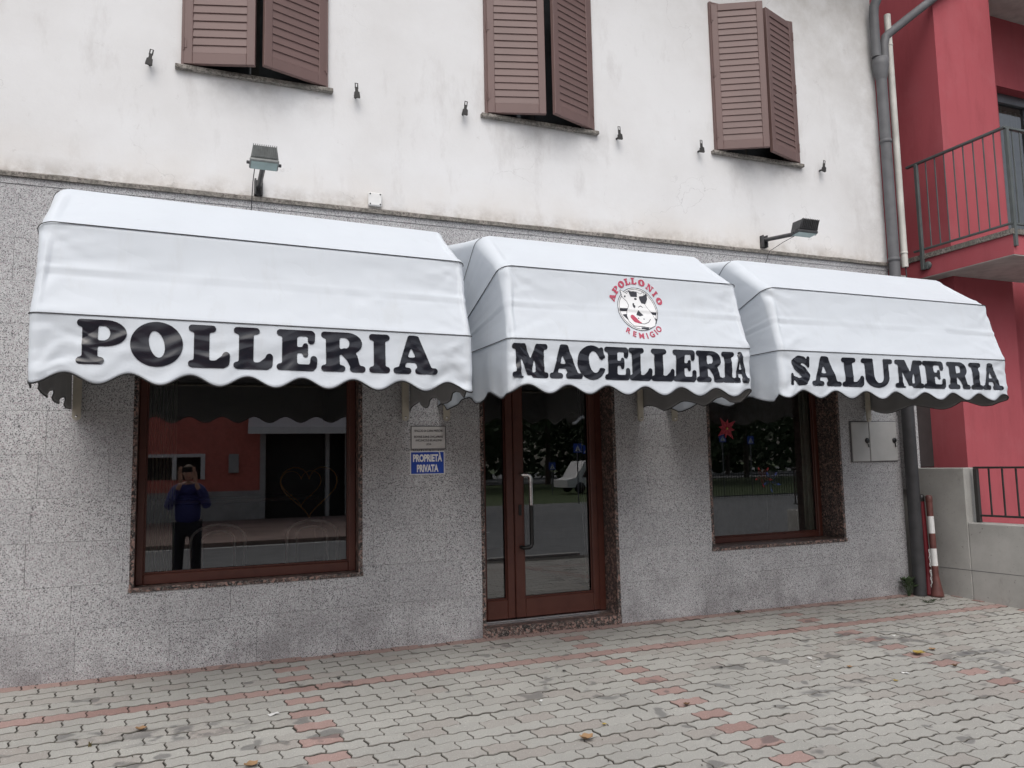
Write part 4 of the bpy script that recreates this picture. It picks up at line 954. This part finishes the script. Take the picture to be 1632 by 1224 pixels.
# red poinsettia and pinwheel in the right window
pn = thing('paper_flower', 'red paper poinsettia stuck on the window by the meter cabinet', 'decoration', (4.86, .296, 1.655)); me = MB().add([(0, 0, 0), (.028, .004, .045), (0, .002, .12), (-.028, .004, .045)], [(0, 1, 2, 3)]).mesh('petal', simple('red_paper', (.36, .03, .05), .6).m)
for i in range(8): q = link('petal', me, pn); q.rotation_euler = (0, R(i*45+10), 0); q.scale = (1, 1, .8+.3*(i % 2))
MB().lathe((0, -.004, 0), [(0, .006), (.012, .004), (.012, 0)], 8, axis=(0, -1, 0)).build('centre', simple('gold', (.5, .4, .1), .5).m, pn)
pw = thing('pinwheel', 'red and blue foil pinwheel inside the window by the meter cabinet', 'decoration', (5.33, .325, 1.15)); mr = simple('red_foil', (.4, .03, .03), .3).m; mb_ = simple('blue_foil', (.05, .1, .4), .3).m
for j, (dx, dz, mt) in enumerate(((-.05, .03, mr), (.05, -.02, mb_))):
    me = MB().add([(0, 0, 0), (.05, -.01, .02), (.07, -.03, .09), (.01, 0, .06)], [(0, 1, 2, 3)]).mesh('vane', mt)
    for i in range(5): q = link('vane', me, pw, (dx, 0, dz)); q.rotation_euler = (0, R(i*72), 0)
MB().tube([(0, 0, -.02), (0, .01, -.5)], .004, 6).build('stick', G['white'], pw)
ck = thing('wall_clock', 'round clock face seen inside above the glass door', 'clock', (3.36, .62, 1.74)); MB().lathe((0, 0, 0), [(0, .01), (.07, .01), (.08, .02), (.085, 0)], 20, axis=(0, -1, 0)).build('dial', G['meter'], ck)
cd = thing('pull_string', 'two thin pale blind cords hanging inside the glass door', 'cord', (3.27, .28, .30)); MB().tube([(0, 0, 0), (-.03, 0, 1.0), (-.035, 0, 1.8)], .0022, 5).build('cord', G['white'], cd); MB().tube([(.03, 0, .02), (-.01, 0, .9), (-.02, 0, 1.8)], .0022, 5).build('cord', G['white'], cd)
cnt = thing('shop_counter', 'low dark counter inside with a pale top edge', 'counter', (.4, 2.8, .06)); MB().bbox(-1.6, .9, 0, .6, 0, .95, .01).build('body', G['dark'], cnt); MB().bbox(-1.62, .92, -.02, .62, .951, .985, .004).build('top', G['plaq'], cnt)

# ------------------------------------------------------------------ litter, leaves and weeds
ly = simple('yellow_leaf', (.42, .31, .08), .8).m; lo_ = simple('orange_leaf', (.34, .21, .11), .85).m; lbn = simple('brown_leaf', (.14, .08, .04), .8).m; lg = simple('green_leaf', (.045, .075, .03), .6).m
def leafy(label, x, y, s, mt, rz, curl=.35, kind='leaf'):
    vs = []; n = 7
    for i in range(n):
        t = i/(n-1); w = s*.42*math.sin(math.pi*min(1, t*.95+.04))**.8*(1+.25*math.sin(i*2.1))
        for k in (-1, 0, 1): vs.append((s*(t-.5), k*w, s*curl*(t-.5)**2*2+abs(k)*w*curl+.003))
    fs = [(i*3+k, (i+1)*3+k, (i+1)*3+k+1, i*3+k+1) for i in range(n-1) for k in (0, 1)]
    o = MB().add(vs, fs, 0, True).build('leaf', mt, None, (x, y, ground_z(x, y)+.003), fix=False); o.rotation_euler = (0, 0, rz); prop(o, label, 'leaf', 'fallen leaves on the pavers'); return o
def scrap(label, x, y, s, rz):
    vs = [(-.5, -.3), (-.1, -.35), (.05, -.12), (.45, -.3), (.5, .2), (.1, .35), (-.05, .15), (-.45, .28)]; vs = [(a*s, b_*s, .004+.006*abs(math.sin(i*1.9))) for i, (a, b_) in enumerate(vs)]
    o = MB().add(vs, [tuple(range(8))]).build('paper_scrap', G['white'], None, (x, y, ground_z(x, y)+.001), fix=False); o.rotation_euler = (0, 0, rz); prop(o, label, 'paper scrap', 'bits of white paper on the pavers')
scrap('largest torn white paper scrap, below the first shop window', .489, -1.118, .065, .4)
scrap('small white paper scrap in the open paving below the right window', 4.196, -1.387, .045, 1)
scrap('white paper scrap nearest the camera on the right half', 4.55, -1.90, .05, 2)
scrap('tiny white paper bit by the oil stains near the corner', 5.28, -1.16, .035, .2)
scrap('tiny white paper bit in the paving midway to the door', 2.02, -1.48, .03, .9)
scrap('tiny white paper bit beside the small scrap', 4.10, -1.58, .03, 2.2)
leafy('bright yellow leaf lying near the oil stains by the corner', 5.03, -1.60, .10, ly, .3)
leafy('orange leaf just beyond the bright yellow one', 5.22, -1.56, .06, lo_, 1.3)
leafy('large dry tan leaf in the foreground paving', 2.00, -2.109, .085, lo_, .2, .5)
leafy('small yellow leaf above the dry tan one', 2.19, -1.96, .03, ly, .8)
leafy('curled tan leaf in the left paving among dark spots', -.204, -1.095, .06, lo_, .1, .5)
leafy('pale orange leaf at the bottom edge of the left paving', .319, -1.79, .075, lo_, .5)
leafy('dark brown leaf on the right paving', 5.0, -1.92, .045, lbn, 1.1, .6)
leafy('dull yellow leaf below the yellow one on the right', 4.35, -2.0, .035, ly, 2.1)
leafy('pale orange leaf between the paper scraps on the right', 4.30, -1.66, .045, lo_, .7)
leafy('brown curled leaf near the middle red paver line', 2.80, -1.87, .04, lbn, 2.5, .6)
for i, (x, y) in enumerate(((.95, -.62), (2.4, -1.02), (3.45, -1.35))): leafy(['black crumpled leaf bit beside the second red band', 'black crumpled leaf bit in front of the door', 'black crumpled leaf bit near the right window line'][i], x, y, .03, G['iron'], i*1.1, .7)
rg = random.Random(21); vs = []; fs = []
for i in range(420):
    if i < 260: x = rg.uniform(-1.2, 6.8); y = -.02-abs(rg.gauss(0, .05))
    elif i < 340: x = 6.9-abs(rg.gauss(0, .35)); y = -.1-abs(rg.gauss(0, .3))
    else: x = rg.uniform(-1, 6.6); y = rg.uniform(-2.8, -.1)
    s_ = rg.uniform(.003, .009); z = ground_z(x, y)+.003; a = rg.uniform(0, 6.28); n = len(vs)
    for q in range(4): vs.append((x+s_*math.cos(a+q*1.57)*rg.uniform(.5, 1), y+s_*math.sin(a+q*1.57)*rg.uniform(.5, 1), z+rg.uniform(0, s_)))
    vs.append((x, y, z+s_)); fs += [(n, n+1, n+4), (n+1, n+2, n+4), (n+2, n+3, n+4), (n+3, n, n+4)]
prop(MB().add(vs, fs).build('grit', simple('dark_grit', (.07, .06, .045), .95, var=.3, sc_=8).m, fix=False), kind='stuff')
def tuft(label, x, y, n, h, mt, broad=False, cat='weed', spread=.05):
    t = thing('weed', label, cat, (x, y, ground_z(x, y)-.004), 'weeds in the joints')
    rg = random.Random(int(x*1000)); st = MB(); lf = []
    for i in range(n):
        a = rg.uniform(0, 2*math.pi); r_ = rg.uniform(.2, 1)*spread; hh = h*rg.uniform(.5, 1)
        p0 = Vector((rg.uniform(-.01, .01), rg.uniform(-.01, .01), 0)); p1 = Vector((math.cos(a)*r_*.5, math.sin(a)*r_*.5, hh*.7)); p2 = Vector((math.cos(a)*r_, math.sin(a)*r_, hh))
        w = .004 if not broad else .022; sd = Vector((-math.sin(a), math.cos(a), .2))*w
        if broad:
            st.tube([p0, p1], .0015, 4, caps=False); d = (p2-p1)*.9; d.z -= .01
            st.add([p1, p1+d*.4+sd, p1+d*1.0, p1+d*.4-sd], [(0, 1, 2), (0, 2, 3)])
        else: st.add([p0-sd*.5, p0+sd*.5, p1+sd*.4, p2, p1-sd*.4], [(0, 1, 2, 3, 4)])
    st.build('foliage', mt, t, fix=False); return t
tuft('broad-leaved green weed growing at the foot of the grey downpipe', 6.70, -.07, 38, .22, lg, True, spread=.12)
tuft('low weed tuft on the paving in front of the leaning bollards', 6.60, -.37, 40, .03, lg, spread=.09)
tuft('second low weed tuft left of the first by the corner', 6.28, -.36, 22, .022, lg, spread=.06)
tuft('third low weed tuft nearest the bollards', 6.72, -.33, 26, .03, lg, spread=.05)
tuft('small weed tuft further from the wall near the corner', 5.95, -.50, 14, .018, lg, spread=.04)
tuft('dark weed tuft against the wall foot below the right window', 4.64, -.02, 40, .03, simple('dark_weed', (.035, .05, .03), .8).m, spread=.08)
tuft('yellowish weed between pavers on the far left paving', -.44, -1.22, 20, .03, simple('dry_weed', (.16, .13, .05), .8).m, spread=.02)

# ------------------------------------------------------------------ across the street (seen mirrored in the glass)
op = thing('shop_across_street', 'red building across the street with an awning, mirrored in the glass', 'building', (-4, -24.5, -.5))
b = MB(); 
for r in sub_rects((-16, 12, 1.05, 8), [(6.6, 9.75, 1.05, 3.25), (-2.6, 4.5, 1.5, 2.3)]): b.box(r[0], r[1], -.4, 0, r[2], r[3])
b.build('wall', simple('faded_red_render', (.66, .19, .15), .9).m, op, fix=False)
MB().box(-16, 6.6, -.38, .05, -.2, 1.049).box(9.75, 12, -.38, .05, -.2, 1.049).build('plinth', G['conc'], op, fix=False)
MB().box(6.6, 9.75, -.42, -.38, -.2, 3.3).box(-2.6, 4.5, -.42, -.38, 1.0, 2.4).build('dark_opening', G['dark'], op, fix=False)
fo = MB(); fo.bbox(6.5, 6.7, -.1, .06, 0, 3.3, .01).bbox(8.9, 9.05, -.1, .06, 0, 3.2, .01).bbox(9.65, 9.85, -.1, .06, 0, 3.3, .01); fo.build('shop_frame', G['meter'], op)
MB().bbox(-2.7, 4.6, .0, .08, 2.3, 2.42, .01).bbox(4.45, 4.6, .0, .08, 1.5, 2.299, .01).bbox(3.5, 3.65, .001, .08, 1.5, 2.299, .01).build('window_frame', G['white'], op)
aw = MB(); aw.add([(6.1, .05, 3.9), (10.2, .05, 3.9), (10.3, 1.0, 3.35), (6.0, 1.0, 3.35), (10.3, 1.0, 3.1), (6.0, 1.0, 3.1)], [(0, 1, 2, 3), (3, 2, 4, 5)]); aw.build('awning', G['white'], op, fix=False)
MB().bbox(5.4, 5.75, .0, .15, 1.7, 2.4, .02).build('meter_box', G['meter'], op)
MB().box(-16.2, 12.2, -.6, .4, 8.001, 8.2).box(-16, 12, -8, -.45, 0, 8).build('rear_wall', G['red'], op, fix=False)
# trees
def tree(label, x, y, h, w, seed):
    rg = random.Random(seed); t = thing('tree', label, 'tree', (x, y, -.55), 'trees across the street')
    b = MB(); b.tube([(0, 0, 0), (.1, 0, h*.25), (0, .1, h*.45), (.1, 0, h*.8)], [.28, .22, .17, .05], 8)
    for i in range(7):
        a = rg.uniform(0, 6.28); z = h*rg.uniform(.25, .6); b.tube([(0, 0, z), (math.cos(a)*w*.3, math.sin(a)*w*.3, z+h*.12), (math.cos(a)*w*.45, math.sin(a)*w*.45, z+h*.22)], [.1, .07, .03], 6)
    b.build('trunk', G['bark'], t)
    vs = []; fs = []
    cl = [(rg.uniform(-1, 1)*w*.42, rg.uniform(-1, 1)*w*.42, h*(.3+.62*rg.random()), w*rg.uniform(.12, .24)) for _ in range(46)]
    for cx_, cy_, cz_, r_ in cl:
        sh = 1-.5*max(0, (cz_/h-.6))/.4; cx_ *= sh; cy_ *= sh
        for _ in range(90):
            d = Vector((rg.gauss(0, 1), rg.gauss(0, 1), rg.gauss(0, 1))).normalized()*r_*rg.uniform(.5, 1.05); p = Vector((cx_, cy_, cz_))+d
            u = Vector((rg.gauss(0, 1), rg.gauss(0, 1), rg.gauss(0, 1))).normalized(); v = u.orthogonal().normalized(); s_ = rg.uniform(.16, .36); n = len(vs)
            vs += [p-u*s_, p+v*s_*.6, p+u*s_, p-v*s_*.6]; fs.append((n, n+1, n+2, n+3))
    MB().add(vs, fs).build('crown', G['leaf'], t, fix=False)
tl = [('tall tree', 15, -34), ('broad tree', 22, -40), ('dark tree', 29, -42), ('bushy tree', 36, -36), ('rounded tree', 44, -40), ('far tree', 26, -54), ('dense tree', 38, -52), ('young tree', 52, -44), ('pale tree', 62, -60), ('old tree', 18, -62), ('wide tree', 48, -66)]
for i, (nm, x, y) in enumerate(tl): tree(f'{nm} standing across the street, mirrored in the shop glass', x, y-14, 11+(i*37 % 5), 9+(i*13 % 4), i+1)
rg = random.Random(99); vs = []; fs = []
for i in range(15000):
    x = rg.uniform(-30, 150); z = rg.uniform(-.5, 13+3*noise.noise(Vector((x*.09, 0, 0)))+2*noise.noise(Vector((x*.4, 2, 0)))); p = Vector((x, -84+rg.uniform(-3, 3), z))
    u = Vector((rg.gauss(0, 1), rg.gauss(0, 1), rg.gauss(0, 1))).normalized(); v = u.orthogonal().normalized(); s_ = rg.uniform(.4, .9); n = len(vs)
    vs += [p-u*s_, p+v*s_*.6, p+u*s_, p-v*s_*.6]; fs.append((n, n+1, n+2, n+3))
prop(MB().add(vs, fs).build('distant_wood', G['leaf'], fix=False), kind='stuff')
# parked vehicles
def vehicle(label, x, y, L, H, W, mt, van):
    t = thing('parked_car', label, 'van' if van else 'car', (x, y, -.55), 'vehicles parked across the street')
    prof = [(0, .35), (0, .8), (.12*L, .95), (.25*L, H*.97), (.5*L, H), (.97*L, H*.98), (L, .9), (L, .35)] if van else [(0, .35), (0, .75), (.22*L, .9), (.36*L, H), (.7*L, H), (.88*L, .95), (L, .85), (L, .35)]
    MB().prism(prof, -W/2, W/2).build('body', mt, t); MB().prism([(.2*L, .95), (.33*L, H*.93), (.68*L, H*.93), (.8*L, .95)], W/2+.001, W/2+.012).prism([(.2*L, .95), (.33*L, H*.93), (.68*L, H*.93), (.8*L, .95)], -W/2-.012, -W/2-.001).build('window', G['dark'], t)
    for xx in (.18*L, .8*L):
        for sy_ in (-1, 1): MB().lathe((xx, sy_*(W/2-.05), .33), [(0, .09), (.2, .09), (.33, .08), (.33, -.1)], 14, axis=(0, sy_, 0)).build('wheel', G['black'], t)
vehicle('white van parked across the street, mirrored in the door', 21.5, -38, 5, 2.0, 1.9, G['white'], True)
vehicle('grey car parked across the street beside the van', 28, -42, 4.2, 1.45, 1.7, G['meter'], False)
vehicle('white car parked across the street, mirrored in the right window', 42, -36, 4.2, 1.45, 1.7, G['white'], False)
vehicle('dark car parked across the street at the far end', 49, -37, 4.3, 1.45, 1.7, G['metal'], False)
# crossing signs
def csign(label, x, y, h):
    t = thing('crossing_sign', label, 'road sign', (x, y, -.55), 'pedestrian crossing signs across the street')
    MB().tube([(0, 0, 0), (0, 0, h)], .03, 8).build('post', G['pipe'], t); p_ = MB().bbox(-.21, .21, .03, .05, h-.42, h, .005).build('panel', G['blue'], t)
    MB().add([(-.15, .052, h-.36), (.15, .052, h-.36), (0, .052, h-.08)], [(0, 1, 2)]).build('triangle', G['white'], p_)
    MB().tube([(0, .055, h-.20), (.0, .055, h-.26), (-.04, .055, h-.35)], .012, 5).tube([(0, .055, h-.26), (.05, .055, h-.35)], .012, 5).lathe((0, .055, h-.17), [(0, -.02), (.02, 0), (0, .02)], 8).build('figure', G['ink'], p_)
csign('nearer pedestrian crossing sign mirrored in the door', 16.6, -26, 2.75); csign('second pedestrian crossing sign just behind the first', 17.6, -27, 2.7); csign('lower pedestrian crossing sign mirrored in the door', 20, -36, 1.9)
csign('pedestrian crossing sign mirrored in the right window', 25.6, -27, 3.2); csign('farther pedestrian crossing sign mirrored in the right window', 28.2, -28, 3.1)
# fence across
fc = thing('street_fence', 'dark bar fence across the street, mirrored in the right window', 'fence', (21, -25, -.55))
MB().bbox(0, 26, -.02, .02, 1.1, 1.14, .003).bbox(0, 26, -.02, .02, .1, .14, .003).build('rail', G['iron'], fc); me = MB().box(-.012, .012, -.012, .012, 0, 1.2).mesh('bar', G['iron'])
for i in range(170): link('bar', me, fc, (i*.153, 0, 0))

# ------------------------------------------------------------------ the person taking the photograph (seen mirrored)
def skin(name, verts, edges, radii, mt, parent, root=0):
    me = bpy.data.meshes.new(name); me.from_pydata(verts, edges, []); me.materials.append(mt); o = link(name, me, parent)
    o.modifiers.new('s', 'SKIN'); sl = me.skin_vertices[0].data
    for i, r_ in enumerate(radii): sl[i].radius = r_ if isinstance(r_, tuple) else (r_, r_)
    sl[root].use_root = True; sb = o.modifiers.new('u', 'SUBSURF'); sb.levels = sb.render_levels = 2
    for f in me.polygons: f.use_smooth = True
    return o
pp = thing('person', 'person in a blue jacket and dark trousers holding a phone, mirrored in the glass', 'person', (.02, -6.42, ground_z(0, -6.42)))
V_ = [(0, 0, .95), (0, .0, 1.12), (0, 0, 1.34), (0, .0, 1.45), (0, .02, 1.52), (.11, 0, .90), (.12, .02, .5), (.13, 0, .08), (.13, .13, .04), (-.11, 0, .90), (-.12, .02, .5), (-.13, 0, .08), (-.13, .13, .04), (.19, 0, 1.38), (.27, .10, 1.13), (.10, .30, 1.50), (-.19, 0, 1.38), (-.27, .10, 1.13), (-.10, .30, 1.50)]
E_ = [(0, 1), (1, 2), (2, 3), (3, 4), (0, 5), (5, 6), (6, 7), (7, 8), (0, 9), (9, 10), (10, 11), (11, 12), (3, 13), (13, 14), (14, 15), (3, 16), (16, 17), (17, 18)]
Rr_ = [(.12, .09), (.12, .09), (.15, .10), (.10, .08), .055, .10, .065, .045, .04, .10, .065, .045, .04, .07, .05, .032, .07, .05, .032]
skin('body', V_, E_, Rr_, G['skin'], pp)
skin('jacket', [(0, 0, .80), V_[1], V_[2], V_[3], V_[13], V_[14], (.13, .26, 1.44), V_[16], V_[17], (-.13, .26, 1.44)], [(0, 1), (1, 2), (2, 3), (3, 4), (4, 5), (5, 6), (3, 7), (7, 8), (8, 9)], [(.20, .15), (.19, .145), (.22, .15), (.12, .10), .09, .068, .05, .09, .068, .05], G['jacket'], pp)
skin('trousers', [(0, 0, .90), (.11, 0, .84), (.12, .02, .5), (.13, 0, .06), (-.11, 0, .84), (-.12, .02, .5), (-.13, 0, .06)], [(0, 1), (1, 2), (2, 3), (0, 4), (4, 5), (5, 6)], [(.18, .14), .115, .085, .075, .115, .085, .075], G['trous'], pp)
hd = MB()
bmh = bmesh.new(); bmesh.ops.create_uvsphere(bmh, u_segments=24, v_segments=16, radius=1)
for v in bmh.verts:
    x, y, z = v.co; jaw = 1-.25*max(0, -z)*(1); v.co = (x*.075*jaw, y*.095*(1-.12*max(0, -z)), z*.118)
    if y > .9 and abs(z) < .35: v.co.y += .012*(1-abs(z)/.35)
me = bpy.data.meshes.new('head'); bmh.to_mesh(me); bmh.free(); me.materials.append(G['skin'])
for f in me.polygons: f.use_smooth = True
head = link('head', me, pp, (0, .05, 1.63))
MB().lathe((0, .094, -.01), [(.0, .03), (.010, .012), (.014, -.012), (0, -.02)], 8).build('nose', G['skin'], head)
for sx in (-1, 1):
    MB().lathe((sx*.03, .084, .012), [(0, .004), (.010, .002), (.012, 0)], 10, axis=(0, 1, 0)).build('eye', G['ink'], head); MB().lathe((sx*.075, -.005, -.005), [(0, .014), (.018, .008), (.026, 0)], 10, axis=(sx, 0, 0)).build('ear', G['skin'], head)
MB().bbox(-.024, .024, .080, .090, -.056, -.048, .003).build('mouth', simple('lips', (.35, .10, .09), .5).m, head)
bmh = bmesh.new(); bmesh.ops.create_uvsphere(bmh, u_segments=24, v_segments=16, radius=1); 
for v in list(bmh.verts):
    if v.co.z < -.75 or (v.co.y > .45 and v.co.z < .45): bmh.verts.remove(v)
for v in bmh.verts: v.co = Vector((v.co.x*.09, v.co.y*.108-.008, v.co.z*.132+.006))*(1+.05*noise.noise(v.co*5))
me = bpy.data.meshes.new('hair'); bmh.to_mesh(me); bmh.free(); me.materials.append(G['hair'])
for f in me.polygons: f.use_smooth = True
link('hair', me, head)
ph = prop(MB().bbox(-.078, .078, -.0045, .0045, -.037, .037, .003).build('phone', G['black'], None, CAM+Vector((0, -.035, 0))), 'black phone held sideways in the hands of the person in blue', 'phone')
pl = pp.location
for sx in (-1, 1):
    hx = sx*.10; base = Vector((sx*.10, .30, 1.50)); tgt = CAM+Vector((sx*.078, -.045, 0))-pl
    V = [base, base.lerp(tgt, .5)+Vector((sx*.012, 0, -.01)), tgt+Vector((sx*.018, -.02, -.012))]; Ed = [(0, 1), (1, 2)]; rr = [.026, (.034, .02), (.032, .018)]
    skin('palm', [tuple(v) for v in V], Ed, rr, G['skin'], pp)
    for i in range(4):
        z = .030-i*.019; a = tgt+Vector((sx*.030, -.018, z-.008)); b_ = tgt+Vector((sx*.026, .030, z)); c = tgt+Vector((sx*(-.004), .042, z+.002)); d = tgt+Vector((-sx*(.018-.003*i), .040, z+.002))
        skin('finger', [tuple(v) for v in (a, b_, c, d)], [(0, 1), (1, 2), (2, 3)], [.0095, .009, .0085, .007], G['skin'], pp)
    a = tgt+Vector((sx*.022, -.03, -.02)); skin('thumb', [tuple(a), tuple(tgt+Vector((sx*.01, -.032, .0))), tuple(tgt+Vector((-sx*.015, -.020, .012)))], [(0, 1), (1, 2)], [.012, .010, .008], G['skin'], pp)
